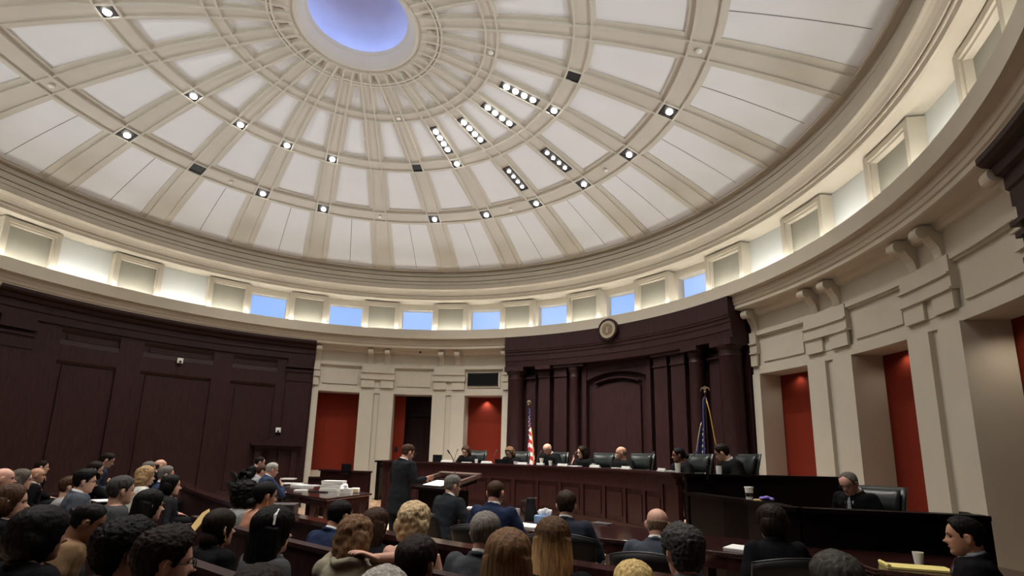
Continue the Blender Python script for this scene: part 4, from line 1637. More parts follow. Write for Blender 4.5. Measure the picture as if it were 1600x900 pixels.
def cloth(c, rough=0.8, k='plain'):
    q = (c, k)
    if q not in CLOTH:
        m = mat('cloth_%d' % len(CLOTH), c, rough, 0.07 if k != 'satin' else 0.6, var=0.12, scale=90, bump=0.08)
        if k == 'satin':
            m.node_tree.nodes['Principled BSDF'].inputs['Roughness'].default_value = 0.28
        if k == 'stripe' or k == 'plaid':
            t = m.node_tree
            b = t.nodes['Principled BSDF']
            co = t.nodes.new('ShaderNodeTexCoord')
            last = None
            for ax, sc in (('X', 9.0), ('Z', 9.0)):
                w = t.nodes.new('ShaderNodeTexWave')
                w.bands_direction = ax
                w.inputs['Scale'].default_value = sc
                t.links.new(co.outputs['Object'], w.inputs['Vector'])
                mx = t.nodes.new('ShaderNodeMix')
                mx.data_type = 'RGBA'
                r = t.nodes.new('ShaderNodeMath')
                r.operation = 'GREATER_THAN'
                r.inputs[1].default_value = 0.82
                t.links.new(w.outputs['Fac'], r.inputs[0])
                t.links.new(r.outputs[0], mx.inputs[0])
                if last is None:
                    mx.inputs[6].default_value = (*c, 1)
                else:
                    t.links.new(last.outputs[2], mx.inputs[6])
                mx.inputs[7].default_value = (0.35, 0.33, 0.34, 1)
                last = mx
                if k == 'stripe':
                    break
            t.links.new(last.outputs[2], b.inputs['Base Color'])
        CLOTH[q] = m
    return CLOTH[q]


LT, PINK, TAN, BRN, DEEP = (0.60, 0.37, 0.27), (0.61, 0.345, 0.26), (0.47, 0.26, 0.17), (0.23, 0.115, 0.07), (0.12, 0.058, 0.038)
BLK, DKB, BRO, LBR, BLO, GRY, LGR, SNP = (0.006, 0.0055, 0.006), (0.016, 0.010, 0.008), (0.055, 0.028, 0.016), (0.15, 0.082, 0.043), (0.46, 0.33, 0.18), (0.13, 0.12, 0.11), (0.34, 0.32, 0.29), (0.045, 0.043, 0.042)


def hairline(style):
    T = {'short': [(0, .078), (30, .072), (52, .050), (66, .030), (76, -.015), (84, -.015), (92, .022), (104, .015), (116, -.045), (140, -.075), (180, -.085)],
         'recede': [(0, .100), (30, .088), (52, .070), (66, .040), (76, -.01), (84, -.01), (92, .022), (104, .015), (116, -.045), (140, -.07), (180, -.08)],
         'bald': [(0, .3), (78, .3), (86, .03), (92, .022), (104, .015), (116, -.04), (140, -.07), (180, -.08)],
         'long': [(0, .080), (28, .070), (48, .040), (62, -.01), (74, -.06), (84, -.10), (100, -.13), (180, -.13)]}[style]

    def f(a):
        d = abs(math.degrees(math.atan2(sin(a), cos(a))))
        for i in range(len(T) - 1):
            if d <= T[i + 1][0]:
                t = (d - T[i][0]) / (T[i + 1][0] - T[i][0])
                return T[i][1] + (T[i + 1][1] - T[i][1]) * t
        return T[-1][1]
    return f


def sms(x):
    x = max(0, min(1, x))
    return x * x * (3 - 2 * x)


def hair_cap(line, side, top, bald=False, puff=0.0):
    hl = hairline(line)

    def fn(a, z):
        p = headpt(a, min(z, 0.116), feat=False)
        h = hl(a)
        s = sms((z - h) / 0.014)
        if bald:
            s *= sms((0.040 - z) / 0.025)
        th = side + (top - side) * sms((z - 0.02) / 0.08)
        th += puff * max(0, cos(a)) * sms((z - 0.06) / 0.04)
        c = Vector((0, -0.008, 0.0 if z < 0 else z * 0.35))
        d = (p - c).normalized()
        return p + d * (th * s - 0.010 * (1 - s))
    zs = [-0.119 + 0.235 * i / 46 for i in range(47)]
    return grid_closed(fn, zs, 48)


def make_hair(style, opt):
    o = dict(opt or {})
    L = o.get('L', 0.2)
    disp = None
    sd = o.get('seed', 1.0)
    if style == 'short':
        b = hair_cap('short', o.get('side', 0.010), o.get('top', 0.018), puff=o.get('puff', 0.004))
        disp = lambda p: 0.004 * noise.noise(Vector((p.x * 60 + sd, p.y * 60, p.z * 25)))
    elif style == 'buzz':
        b = hair_cap('recede', 0.0035, 0.004)
    elif style == 'recede':
        b = hair_cap('recede', 0.009, 0.009)
        disp = lambda p: 0.003 * noise.noise(Vector((p.x * 60 + sd, p.y * 60, p.z * 25)))
    elif style == 'bald':
        b = hair_cap('bald', 0.008, 0.008, bald=True)
    elif style == 'curly':
        b = hair_cap('short', o.get('side', 0.028), o.get('top', 0.038), puff=0.01)
        disp = lambda p: 0.006 * noise.noise(Vector((p.x * 62 + sd, p.y * 62, p.z * 62))) + 0.0045 * noise.noise(Vector((p.x * 110, p.y * 110, p.z * 110 + sd)))
    elif style == 'big':
        b = hair_cap('long', 0.03, 0.034)
        join(b, MB().ball((0, -0.045, -0.01), (0.105, 0.10, 0.115), 20, 14))
        disp = lambda p: 0.003 * noise.noise(Vector((p.x * 45 + sd, p.y * 45, p.z * 45)))
    elif style in ('bob', 'long', 'wavy'):
        vol = o.get('vol', 0.014)
        b = hair_cap('long', vol, vol + 0.006)
        pts, rr = [], []
        n = 9
        for i in range(n + 1):
            t = i / n
            z = 0.03 - (L + 0.03) * t
            w = 0.080 + vol + 0.012 * sin(pi * min(1, t * 1.2)) - 0.03 * (t**3)
            yc = -0.040 - (0.045 if L > 0.22 else 0.01) * t
            ry = 0.068 + vol * 0.6 - 0.040 * t**1.3 if L > 0.22 else 0.068 + vol * 0.6 - 0.02 * t**3
            pts.append((0, yc, z))
            rr.append((w, ry))
        join(b, MB().tube(pts, rr, 28, ref=(1, 0, 0)))
        amp = 0.004 if style != 'wavy' else 0.010
        if style == 'wavy':
            disp = lambda p: amp * noise.noise(Vector((p.x * 38 + sd, p.y * 38, p.z * 30))) + 0.003 * noise.noise(Vector((p.x * 120, p.y * 120, p.z * 30)))
        else:
            disp = lambda p: amp * noise.noise(Vector((p.x * 75 + sd, p.y * 75, p.z * 9)))
    elif style == 'bun':
        b = hair_cap('short', 0.012, 0.014)
        bx, by, bz = o.get('at', (0, -0.125, -0.03))
        join(b, MB().ball((bx, by, bz), (0.045, 0.04, 0.042), 16, 12))
        disp = lambda p: 0.002 * noise.noise(Vector((p.x * 70, p.y * 70, p.z * 20)))
    elif style == 'braid':
        b = hair_cap('long', 0.014, 0.018)
        join(b, MB().ball((0, -0.06, -0.07), (0.07, 0.06, 0.07), 16, 12))
        for i in range(8):
            join(b, MB().ball((0.012 * (-1)**i, -0.085 - 0.004 * i, -0.12 - 0.035 * i), (0.028, 0.026, 0.027), 12, 8))
    elif style == 'fascinator':
        b = hair_cap('long', 0.03, 0.035)
        join(b, MB().ball((0, -0.04, -0.02), (0.095, 0.09, 0.095), 16, 12))
        for i in range(7):
            an = 0.5 * i
            join(b, MB().ball((-0.05 + 0.03 * sin(an * 3), -0.02 + 0.03 * cos(an * 5), 0.10 + 0.018 * i), (0.035 - 0.002 * i, 0.03, 0.03), 10, 8))
        disp = lambda p: 0.012 * noise.noise(Vector((p.x * 40 + sd, p.y * 40, p.z * 40)))
    return b, disp


def hand(side, curl=0.5, spread=1.0):
    """wrist at the origin, fingers along +Y, palm facing -Z; side=+1: thumb towards -X (right hand)"""
    b = MB()
    b.tube([(0, -0.02, 0), (0, 0.0, 0), (0, 0.035, 0), (0, 0.07, -0.002), (0, 0.092, -0.003)], [(0.026, 0.020), (0.030, 0.019), (0.038, 0.015), (0.040, 0.013), (0.036, 0.010)], 12, ref=(1, 0, 0))
    for i, (x, L) in enumerate(((-0.031, 0.070), (-0.0105, 0.078), (0.0105, 0.072), (0.030, 0.057))):
        x *= side
        p = Vector((x, 0.085, -0.002))
        ang = 0.15
        pts, rr = [p.copy() - Vector((0, 0.02, 0)), p.copy()], [0.0098, 0.0095]
        sx = math.sin(x * 5.5 * spread)
        for k, fr in enumerate((0.42, 0.32, 0.26)):
            ang += curl * (0.5, 0.75, 0.5)[k]
            p = p + Vector((sx * L * fr, cos(ang) * L * fr, -sin(ang) * L * fr))
            pts.append(p.copy())
            rr.append((0.0088, 0.0080, 0.0065)[k])
        b.tube(pts, rr, 8)
    s = -side
    b.tube([(s * 0.018, 0.015, -0.004), (s * 0.040, 0.040, -0.010), (s * 0.055, 0.066, -0.018), (s * 0.058, 0.090, -0.026)], [0.014, 0.0125, 0.0105, 0.0080], 8)
    return b


def lookm(loc, fwd, up):
    f = Vector(fwd).normalized()
    u = Vector(up)
    r = f.cross(u).normalized()
    u = r.cross(f)
    return Matrix(((r.x, f.x, u.x, loc[0]), (r.y, f.y, u.y, loc[1]), (r.z, f.z, u.z, loc[2]), (0, 0, 0, 1)))


POSE = {
    'lap': lambda s: ((s * .235, .03, .27), (s * .12, .27, .17), (-s * .35, .9, -.15), (0, 0, 1)),
    'desk': lambda s: ((s * .29, .14, .27), (s * .16, .38, .30), (-s * .5, .85, 0), (0, 0, 1)),
    'down': lambda s: ((s * .24, -.05, .26), (s * .25, .08, .03), (0, .35, -.9), (s, 0, 0)),
    'cheek': lambda s: ((s * .22, .27, .34), (s * .105, .24, .585), (-s * .25, -.25, .95), (-s * .5, -1, -.3)),
    'ear': lambda s: ((s * .27, .16, .52), (s * .135, .055, .655), (-s * .35, -.35, .8), (s, .3, .2)),
    'chin': lambda s: ((s * .20, .30, .32), (s * .05, .26, .53), (-s * .5, -.3, .8), (-s * .3, -1, -.3)),
    'gesture': lambda s: ((s * .25, .03, .30), (s * .19, .29, .36), (-s * .2, .95, .12), (-s * .9, 0, .4)),
    'read': lambda s: ((s * .25, .02, .29), (s * .15, .26, .30), (-s * .3, .9, .1), (0, 0, 1)),
}
PEOPLE = []


def person(label, x, y, depth, az=63, lean=6, yaw=0, nod=0, tilt=0, skinc=LT, hair=('short', DKB, None), top=('suit', (0.02, 0.022, 0.03)), pants=(0.015, 0.015, 0.018),
           arms=('lap', 'lap'), near=0, stand=False, female=False, glasses=False, sc=1.0, face=True, R=None, group=None, collar=None, beard=None, tie=None, shirt=(0.75, 0.75, 0.76), reach=None, earring=False, clip=False):
    vb = (0.0095, 0.0075, 0.006)[near]
    vc = (0.016, 0.013, 0.011)[near]
    sw = 0.90 if female else 1.0
    UP = Matrix.Translation((0, 0, .08)) @ Matrix.Rotation(-rad(lean), 4, 'X') @ Matrix.Translation((0, 0, -.08))
    HM = UP @ Matrix.Translation((0, 0.0, .565)) @ Matrix.Rotation(-rad(yaw), 4, 'Z') @ Matrix.Rotation(-rad(nod - lean * 0.6), 4, 'X') @ Matrix.Rotation(rad(tilt), 4, 'Y') @ Matrix.Translation((0, 0.022, .145))
    crown = HM @ Vector((0, -0.01, 0.116 + {'curly': .035, 'big': .034, 'fascinator': .05}.get(hair[0], 0.012)))
    P = at(x, y, depth) if R is None else oncyl(x, y, R)
    Mx = Matrix.Rotation(-rad(az), 4, 'Z') @ Matrix.Scale(sc, 4)
    org = P - (Mx @ crown)
    Wm = Matrix.Translation(org) @ Mx
    e = bpy.data.objects.new('person', None)
    # ---------------- body
    b = xf(HEADG, HM)
    for s in (-1, 1):
        em = HM @ Matrix.Translation((s * .077, -.008, -.008)) @ Matrix.Rotation(s * rad(20), 4, 'Z') @ Matrix.Rotation(rad(-8), 4, 'X')
        join(b, MB().ball((0, 0, 0), (.009, .017, .031), 10, 8, em))
        join(b, MB().tube([(0, .016, .01), (s * .006, .004, .030), (s * .009, -.014, .022), (s * .009, -.018, .0), (s * .004, -.006, -.024), (0, .008, -.030)], .0055, 6, em))
    nk = 0.055 if not female else 0.047
    join(b, MB().tube([UP @ Vector((0, -.015, .50)), UP @ Vector((0, -.01, .575)), HM @ Vector((0, -.03, -.09)), HM @ Vector((0, -.03, -.03))], [(nk + .012, nk + .008), nk, nk, nk], 16))
    TZ = [(.0, .155, .115), (.06, .165, .12), (.14, .155, .112), (.25, .132 * sw, .10), (.38, .152 * sw, .108), (.47, .172 * sw, .105), (.535, .168 * sw, .088), (.568, .118 * sw, .072), (.590, .064, .056)]
    join(b, MB().tube([UP @ Vector((0, 0, z)) for z, _, _ in TZ], [(p, q) for _, p, q in TZ], 24, ref=(1, 0, 0)))
    arm_data = []
    for s, pose in ((-1, arms[0]), (1, arms[1])):
        el, wr, hd, hu = [Vector(q) for q in POSE[pose](s)]
        if pose in ('cheek', 'ear', 'chin', 'gesture', 'read', 'down'):
            el, wr = UP @ el, UP @ wr
            if pose in ('cheek', 'ear', 'chin'):
                d = HM.to_translation() - (UP @ Vector((0, .022, .745)))
                el += d * .3
                wr += d
        if reach and reach[0] == s:
            inv = Wm.inverted()
            el, wr = inv @ at(*reach[1]), inv @ at(*reach[2])
            hd = (inv.to_3x3() @ (at(*reach[3]) - at(*reach[2]))).normalized()
            hu = Vector((0, 0, 1))
        sh = UP @ Vector((s * .172 * sw, 0, .527))
        arm_data.append((s, sh, el, wr))
        mid = (sh + el) / 2
        join(b, MB().tube([sh, mid, el, (el + wr) / 2, wr, wr + hd.normalized() * .01], [.050 * sw, .045 * sw, .038, .036, .025, .025], 12))
        hn = hand(s, 0.45 if not reach else 0.35)
        join(b, xf(hn, lookm(wr, hd, hu)))
    legs = []
    for s in (-1, 1):
        if stand:
            J = [(s * .085, 0, .06), (s * .095, .01, -.18), (s * .10, .015, -.38), (s * .10, -.01, -.60), (s * .10, -.02, -.82)]
            ft = [(s * .10, -.05, -.845), (s * .11, .04, -.85), (s * .12, .17, -.858)]
        else:
            J = [(s * .085, .0, .065), (s * .10, .22, .07), (s * .11, .44, .055), (s * .11, .44, -.15), (s * .11, .41, -.36)]
            ft = [(s * .11, .38, -.385), (s * .12, .47, -.39), (s * .125, .60, -.40)]
        legs.append((J, ft))
        join(b, MB().tube(J, [.088, .075, .056, .050, .036], 12))
        join(b, MB().tube(ft, [(.032, .03), (.042, .03), (.035, .018)], 10, ref=(1, 0, 0)))
    body = remesh(b, 'body', vb, 1)
    body.materials.append(skin(skinc))
    e.name = 'person'
    COL.objects.link(e)
    e.matrix_basis = Wm
    tag(e, label, 'person', group)
    lobj('body', body, e)
    # ---------------- hair
    if hair[0] != 'none':
        hb, dp = make_hair(hair[0], hair[2])
        hm = remesh(hb, 'hair', (0.0085, 0.0065, 0.0055)[near], 1, dp)
        hm.materials.append(hair[3] if len(hair) > 3 else hairm(hair[1]))
        o = lobj('hair', hm, e)
        o.matrix_basis = HM
    if beard:
        bb = grid_closed(lambda a, z: headpt(a, z) + (headpt(a, z) - Vector((0, 0, z * .4))).normalized() * ((0.008 if (cos(a) > -0.05 and z < -0.03 - 0.03 * gs(a if a < pi else a - 2 * pi, .5)) else -0.006) if not (abs(math.atan2(sin(a), cos(a))) < 0.35 and -0.068 < z < -0.055) else -0.004), [-0.119 + 0.11 * i / 20 for i in range(21)], 40)
        bm_ = remesh(bb, 'beard', 0.006, 1)
        bm_.materials.append(hairm(beard))
        lobj('beard', bm_, e).matrix_basis = HM
    # ---------------- face details
    if face:
        for s in (-1, 1):
            lobj('eye', shared('eye', lambda: MB().ball((0, 0, 0), (.0115, .008, .0055), 10, 6), M['eyedark']), e, HM @ Matrix.Translation((s * .031, .0735, .003)))
            eb = MB().tube([(s * .016, .088, .020), (s * .030, .089, .0245), (s * .046, .080, .020)], [.0025, .0035, .002], 6)
            me = eb.mesh('eyebrow')
            me.materials.append(hairm(hair[1]))
            lobj('eyebrow', me, e, HM)
        lobj('mouth', shared('mouth', lambda: MB().tube([(-.022, .079, -.064), (-.01, .0905, -.062), (.01, .0905, -.062), (.022, .079, -.064)], [(.003, .003), (.0045, .004), (.0045, .004), (.003, .003)], 8), M['lip']), e, HM)
    if glasses:
        g = MB()
        for s in (-1, 1):
            pts = [(s * .032 + .024 * cos(t * pi / 6), .104 - 0.25 * abs(.032 + .024 * cos(t * pi / 6) * s) * .3, .000 + .018 * sin(t * pi / 6)) for t in range(13)]
            g.tube(pts, .0022, 5)
            g.tube([(s * .056, .098, .006), (s * .076, .05, .006), (s * .081, -.01, .004)], .0022, 5)
        g.tube([(-.009, .103, .003), (.009, .103, .003)], .0022, 5)
        me = g.mesh('glasses')
        me.materials.append(M['glassframe'])
        lobj('glasses', me, e, HM)
    if earring:
        me = MB().tube([(.083, 0, -.035), (.083, 0, -.075)], [.002, .006], 6).mesh('earring')
        me.materials.append(M['gold'])
        lobj('earring', me, e, HM)
    if clip:
        me = MB().tube([(.06, -.02, .13), (.085, -.05, .10), (.10, -.06, .05)], [.006, .009, .006], 6).mesh('hair_clip')
        me.materials.append(M['whiteplastic'])
        lobj('hair_clip', me, e, HM)
    # ---------------- clothes
    kind, colr = top[0], top[1]
    pat = top[2] if len(top) > 2 else 'plain'
    inf = {'suit': .028, 'robe': .065, 'sweater': .022, 'blouse': .012, 'coat': .035, 'tank': .010}[kind]
    c = MB()
    zlo = -.10 if stand else -.0
    TC = []
    for z, p, q in TZ:
        if z < zlo:
            continue
        ff = inf
        TC.append((z, p + ff, q + ff * .9))
    TC[-1] = (.588, .074 + inf * .3, .064 + inf * .3)
    if stand:
        TC = [(-.16, .20, .155), (-.05, .195, .15)] + TC
    if kind in ('suit', 'coat', 'robe'):
        TC = [(z, p + (.012 if .4 < z < .55 else 0), q) for z, p, q in TC]
    join(c, MB().tube([UP @ Vector((0, 0, z)) for z, _, _ in TC], [(p, q) for _, p, q in TC], 24, ref=(1, 0, 0)))
    if kind != 'tank':
        for s, sh, el, wr in arm_data:
            k = {'suit': 1.0, 'robe': 1.5, 'sweater': .9, 'blouse': .75, 'coat': 1.1}[kind]
            d = (wr - el)
            end = el + d * (0.94 if kind != 'robe' else .85)
            r1 = .050 * sw + .020 * k
            r3 = .036 + .016 * k + (.03 if kind == 'robe' else 0)
            r4 = .028 + .012 * k + (.045 if kind == 'robe' else 0)
            join(c, MB().tube([sh + Vector((-s * .03, 0, .008)), sh, (sh + el) / 2, el, (el + end) / 2, end], [r1 * .8, r1, r1 * .96, r3 + .004, r3, r4], 14))
            join(c, MB().ball(tuple(sh), (r1 * 1.02, r1, r1 * .98), 12, 8))
    if kind in ('suit', 'coat'):
        # collar roll round the neck
        cp = []
        for k in range(13):
            a = rad(-150 + 300 * k / 12) + pi
            cp.append(UP @ Vector((.072 * sin(a), -.012 + .066 * cos(a) * 1.0, .590 + .018 * -cos(a) * 1.0 * (1 if True else 0))))
        join(c, MB().tube(cp, [.008] + [.014] * 11 + [.008], 8))
    if kind == 'sweater' and colr == (0.30, 0.27, 0.20):
        join(c, MB().tube([UP @ Vector((0.09 * sin(t), -.03 + .08 * cos(t), .59 + .01 * sin(3 * t))) for t in [2 * pi * k / 14 for k in range(15)]], .026, 8))
    fa = (.006, .007, .008)[near]
    sd = x * .37
    cm = remesh(c, kind, vc, 2, lambda p: fa * noise.noise(Vector((p.x * 9 + sd, p.y * 9, p.z * 14))) + fa * .5 * noise.noise(Vector((p.x * 26, p.y * 26 + sd, p.z * 20))))
    cm.materials.append(cloth(colr, k=pat))
    lobj({'suit': 'jacket', 'robe': 'robe', 'sweater': 'sweater', 'blouse': 'blouse', 'coat': 'coat', 'tank': 'sleeveless_top'}[kind], cm, e)
    if kind == 'suit' or collar:
        cc = collar or shirt
        cp = [UP @ Vector((.064 * sin(t), -.008 + .058 * cos(t), .606 - .012 * cos(t))) for t in [2 * pi * k / 20 for k in range(21)]]
        me = MB().tube(cp, [(.007, .017)] * 21, 8, ref=(0, 0, 1)).mesh('collar')
        cp2 = MB()
        n = 20
        vs = []
        for k in range(n):
            t = 2 * pi * k / n
            for rr, zz in ((.068, -.010), (.060, .020), (.055, .020), (.062, -.012)):
                vs.append(UP @ Vector((rr * sin(t), -.010 + rr * .95 * cos(t), .600 + zz - .012 * cos(t))))
        fs = []
        for k in range(n):
            for j in range(4):
                fs.append((4 * k + j, 4 * k + (j + 1) % 4, 4 * ((k + 1) % n) + (j + 1) % 4, 4 * ((k + 1) % n) + j))
        me = cp2.add(vs, fs).mesh('collar')
        me.materials.append(cloth(cc))
        me.shade_smooth()
        lobj('collar', me, e)
    if kind in ('suit',) and face:
        sf = MB()
        q = [(-.040, .592), (.040, .592), (.045, .50), (.012, .30), (-.012, .30), (-.045, .50)]
        ys = [.048, .048, .099, .106, .106, .099]
        vs = [UP @ Vector((u, yy + inf * .9 - .025, z)) for (u, z), yy in zip(q, ys)] + [UP @ Vector((u, yy + inf * .9 + .001, z)) for (u, z), yy in zip(q, ys)]
        sf.add(vs, [(5, 4, 3, 2, 1, 0), (6, 7, 8, 9, 10, 11)] + [(i, (i + 1) % 6, 6 + (i + 1) % 6, 6 + i) for i in range(6)])
        me = sf.mesh('shirt_front')
        me.materials.append(cloth(shirt))
        shf = lobj('shirt_front', me, e)
        tc_ = tie or (0.10, 0.02, 0.03)
        me = MB().tube([UP @ Vector((0, .078, .585)), UP @ Vector((0, .098, .555)), UP @ Vector((0, .127, .50)), UP @ Vector((0, .134, .31))], [(.016, .008), (.011, .007), (.019, .006), (.028, .005)], 8, ref=(1, 0, 0)).mesh('tie')
        me.materials.append(cloth(tc_, k='stripe' if tie else 'plain'))
        lobj('tie', me, shf)
    t = MB()
    for J, ft in legs:
        jj = [Vector(q) for q in J]
        join(t, MB().tube(jj[:4] + [jj[4] + Vector((0, 0, .02))], [.108, .094, .075, .068, .060], 14))
    join(t, MB().ball((0, 0, .06), (.17, .125, .09), 16, 10))
    tm_ = remesh(t, 'trousers', .018, 2)
    tm_.materials.append(cloth(pants))
    lobj('trousers', tm_, e)
    for s, (J, ft) in zip((-1, 1), legs):
        me = MB().tube([Vector(q) + Vector((0, 0, .004)) for q in ft] + [Vector(ft[2]) + Vector((0, .035, 0))], [(.040, .038), (.050, .038), (.045, .028), (.02, .014)], 12, ref=(1, 0, 0)).mesh('shoe')
        me.materials.append(M['blackplastic'])
        me.shade_smooth()
        lobj('shoe', me, e)
    PEOPLE.append((e, org))
    return e


M['eyedark'] = mat('eye_dark', (0.015, 0.010, 0.008), 0.2, 0.5, var=0.1)
M['lip'] = mat('lip', (0.36, 0.12, 0.10), 0.5, 0.3, var=0.1)
M['glassframe'] = mat('spectacle_frame', (0.012, 0.010, 0.010), 0.25, 0.5, var=0.1)
# ombre hair: darker roots, blond lengths
om = hairm((0.30, 0.19, 0.10)).copy()
om.name = 'hair_blond_lengths'
_t = om.node_tree
_r = [n_ for n_ in _t.nodes if n_.type == 'VALTORGB'][0]
_co = _t.nodes.new('ShaderNodeTexCoord')
_sx = _t.nodes.new('ShaderNodeSeparateXYZ')
_mr = _t.nodes.new('ShaderNodeMapRange')
_mr.inputs[1].default_value, _mr.inputs[2].default_value = 0.06, -0.08
_mx = _t.nodes.new('ShaderNodeMix')
_mx.data_type = 'RGBA'
_mx.blend_type = 'MULTIPLY'
_mx.inputs[0].default_value = 1.0
_c2 = _t.nodes.new('ShaderNodeValToRGB')
_c2.color_ramp.elements[0].color = (0.28, 0.24, 0.22, 1)
_c2.color_ramp.elements[1].color = (2.1, 2.0, 1.75, 1)
_t.links.new(_co.outputs['Object'], _sx.inputs[0])
_t.links.new(_sx.outputs['Z'], _mr.inputs[0])
_t.links.new(_mr.outputs[0], _c2.inputs['Fac'])
_t.links.new(_r.outputs['Color'], _mx.inputs[6])
_t.links.new(_c2.outputs['Color'], _mx.inputs[7])
_t.links.new(_mx.outputs[2], _t.nodes['Principled BSDF'].inputs['Base Color'])

BK = (0.006, 0.006, 0.007)
NAVY = (0.018, 0.028, 0.065)
CHAR = (0.045, 0.050, 0.060)
MID = (0.030, 0.042, 0.080)
ROBE = (0.0055, 0.0055, 0.006)
JG = 'robed judges'

# ---- the seven judges
def judge(label, x, y, yaw, nod, lean, sk, hair, arms=('desk', 'desk'), glasses=False, female=False, collar=None, R=5.62):
    P = oncyl(x, y, R)
    a = azof(P) + 180
    person(label, x, y, 0, az=a, lean=lean, yaw=yaw, nod=nod, skinc=sk, hair=hair, top=('robe', ROBE), arms=arms, female=female, glasses=glasses, R=R, collar=collar, sc=1.03, near=0)


judge('black-robed woman judge with straight brown hair seated before the red recess', 727, 697, 10, 22, 14, LT, ('long', BRO, {'L': .17}), female=True)
judge('black-robed woman judge with wavy blond hair and glasses looking down', 795, 699, 0, 24, 12, LT, ('wavy', LBR, {'L': .17, 'vol': .02}), glasses=True, female=True)
judge('black-robed bald judge with a pale collar beside the striped flag', 853, 693, 10, 24, 10, PINK, ('bald', LGR, None), collar=(0.7, 0.7, 0.72))
judge('black-robed woman judge with dark brown hair resting her cheek on her hand', 909, 697, 25, 6, 14, LT, ('long', DKB, {'L': .19, 'vol': .016}), arms=('desk', 'cheek'), female=True)
judge('black-robed bald judge with tanned face in the centre of the bench looking aside', 970, 697, 40, 4, 8, TAN, ('bald', GRY, None))
judge('black-robed judge with short black hair beside the dark blue flag', 1059, 699, 32, 6, 6, BRN, ('bun', BLK, None), female=True, R=5.75)
judge('black-robed judge with short dark hair and pale collar at the near bench end', 1123, 694, 40, 20, 12, LT, ('short', DKB, None), collar=(0.7, 0.7, 0.72), R=5.75)
# ---- clerk
person('man in dark suit with glasses and striped tie seated at the black curved desk', 1320, 738, 5.75, az=266, lean=8, yaw=0, nod=24, skinc=PINK, hair=('recede', GRY, None), top=('suit', BK), arms=('read', 'read'), glasses=True, tie=(0.25, 0.33, 0.34), near=1)
# ---- lawyer at the lectern
person('man in dark suit standing at the lectern speaking to the judges', 640, 694, 7.75, az=60, lean=5, yaw=6, nod=12, skinc=PINK, hair=('short', BRO, {'top': .014}), top=('suit', (0.015, 0.017, 0.021)), pants=(0.012, 0.014, 0.02), arms=('gesture', 'gesture'), stand=True, near=1, glasses=True)
# ---- at the left tables
person('grey-haired man in blue suit with glasses, hand at his chin, at the left table', 428, 723, 9.3, az=72, lean=14, nod=6, skinc=PINK, hair=('short', LGR, None), top=('suit', MID), arms=('desk', 'chin'), glasses=True)
person('balding man in light grey jacket behind the grey-haired man at the left table', 412, 726, 9.9, az=72, lean=12, nod=6, skinc=PINK, hair=('recede', BRO, None), top=('suit', (0.24, 0.24, 0.25)))
person('red-faced man with short hair leaning at the far end of the left table', 409, 713, 10.8, az=75, lean=12, nod=10, skinc=PINK, hair=('recede', DKB, None), top=('suit', BK))
person('black-haired woman with white collar furthest back at the left table', 395, 728, 10.2, az=62, lean=4, skinc=LT, hair=('bob', BLK, {'L': .12}), top=('blouse', (0.6, 0.6, 0.58)), female=True)
# ---- counsel at the long table
person('grey-haired man in charcoal suit with glasses seated right beside the lectern', 708, 742, 6.2, az=62, lean=14, yaw=10, skinc=PINK, hair=('short', GRY, None), top=('suit', (0.020, 0.023, 0.028)), arms=('desk', 'desk'), near=1, glasses=True, group=None)
person('man with shaved head in blue suit seated at the long table', 775, 749, 5.1, az=42, lean=10, yaw=0, skinc=PINK, hair=('buzz', BRO, None), top=('suit', NAVY), arms=('desk', 'desk'), near=1)
person('brown-haired man in dark blue suit seated in the wide black chair', 885, 767, 4.7, az=34, lean=8, skinc=LT, hair=('short', (0.035, 0.022, 0.015), {'top': .022}), top=('suit', (0.026, 0.032, 0.048)), arms=('desk', 'desk'), near=1)
person('bald man in slate blue jacket seated in a black chair at the long table', 1027, 792, 3.95, az=44, lean=12, yaw=-6, nod=6, skinc=PINK, hair=('bald', (0.22, 0.15, 0.10), None), top=('suit', (0.055, 0.065, 0.085)), arms=('desk', 'desk'), near=1)
person('woman with dark bob in black jacket seated at the right of the long table', 1205, 789, 3.85, az=24, lean=8, yaw=-14, skinc=LT, hair=('bob', DKB, {'L': .09, 'vol': .018}), top=('suit', BK), arms=('down', 'desk'), near=1, female=True, glasses=True, shirt=(0.02, 0.02, 0.02))
person('man with short black hair in dark suit seated by the yellow legal pad', 1503, 807, 3.45, az=-30, lean=4, yaw=-6, nod=2, skinc=TAN, hair=('short', BLK, {'side': .007, 'top': .016}), top=('suit', BK), arms=('lap', 'lap'), near=2, shirt=(0.28, 0.32, 0.38))

# ---- public: back left corner
person('balding man with brown side hair at the far left edge', 8, 730, 5.9, az=66, skinc=PINK, hair=('bald', BRO, None), top=('suit', BK), near=1)
person('person with long grey-brown hair beside the balding man at the left edge', 36, 733, 6.25, az=66, skinc=LT, hair=('long', (0.10, 0.085, 0.07), {'L': .2}), top=('coat', BK), female=True)
person('bald man in dark suit with white pocket square by the wood wall', 60, 730, 8.3, az=68, skinc=TAN, hair=('none', DKB, None), top=('suit', BK), arms=('lap', 'lap'))
person('dark-haired man with glasses behind the bald man by the wood wall', 67, 719, 9.6, az=66, skinc=LT, hair=('short', DKB, None), top=('suit', BK), glasses=True)
person('brown-haired woman in black coat with pale collar near the left edge', 22, 757, 3.95, az=68, lean=3, nod=4, skinc=LT, hair=('bob', BRO, {'L': .115, 'vol': .014}), top=('coat', BK), near=2, female=True, collar=(0.6, 0.58, 0.5))
person('woman with big black hair in black coat with cream scarf, lower left corner', 69, 788, 2.55, az=46, lean=4, skinc=BRN, hair=('big', BLK, None), top=('coat', BK), near=2, female=True, collar=(0.55, 0.50, 0.38))
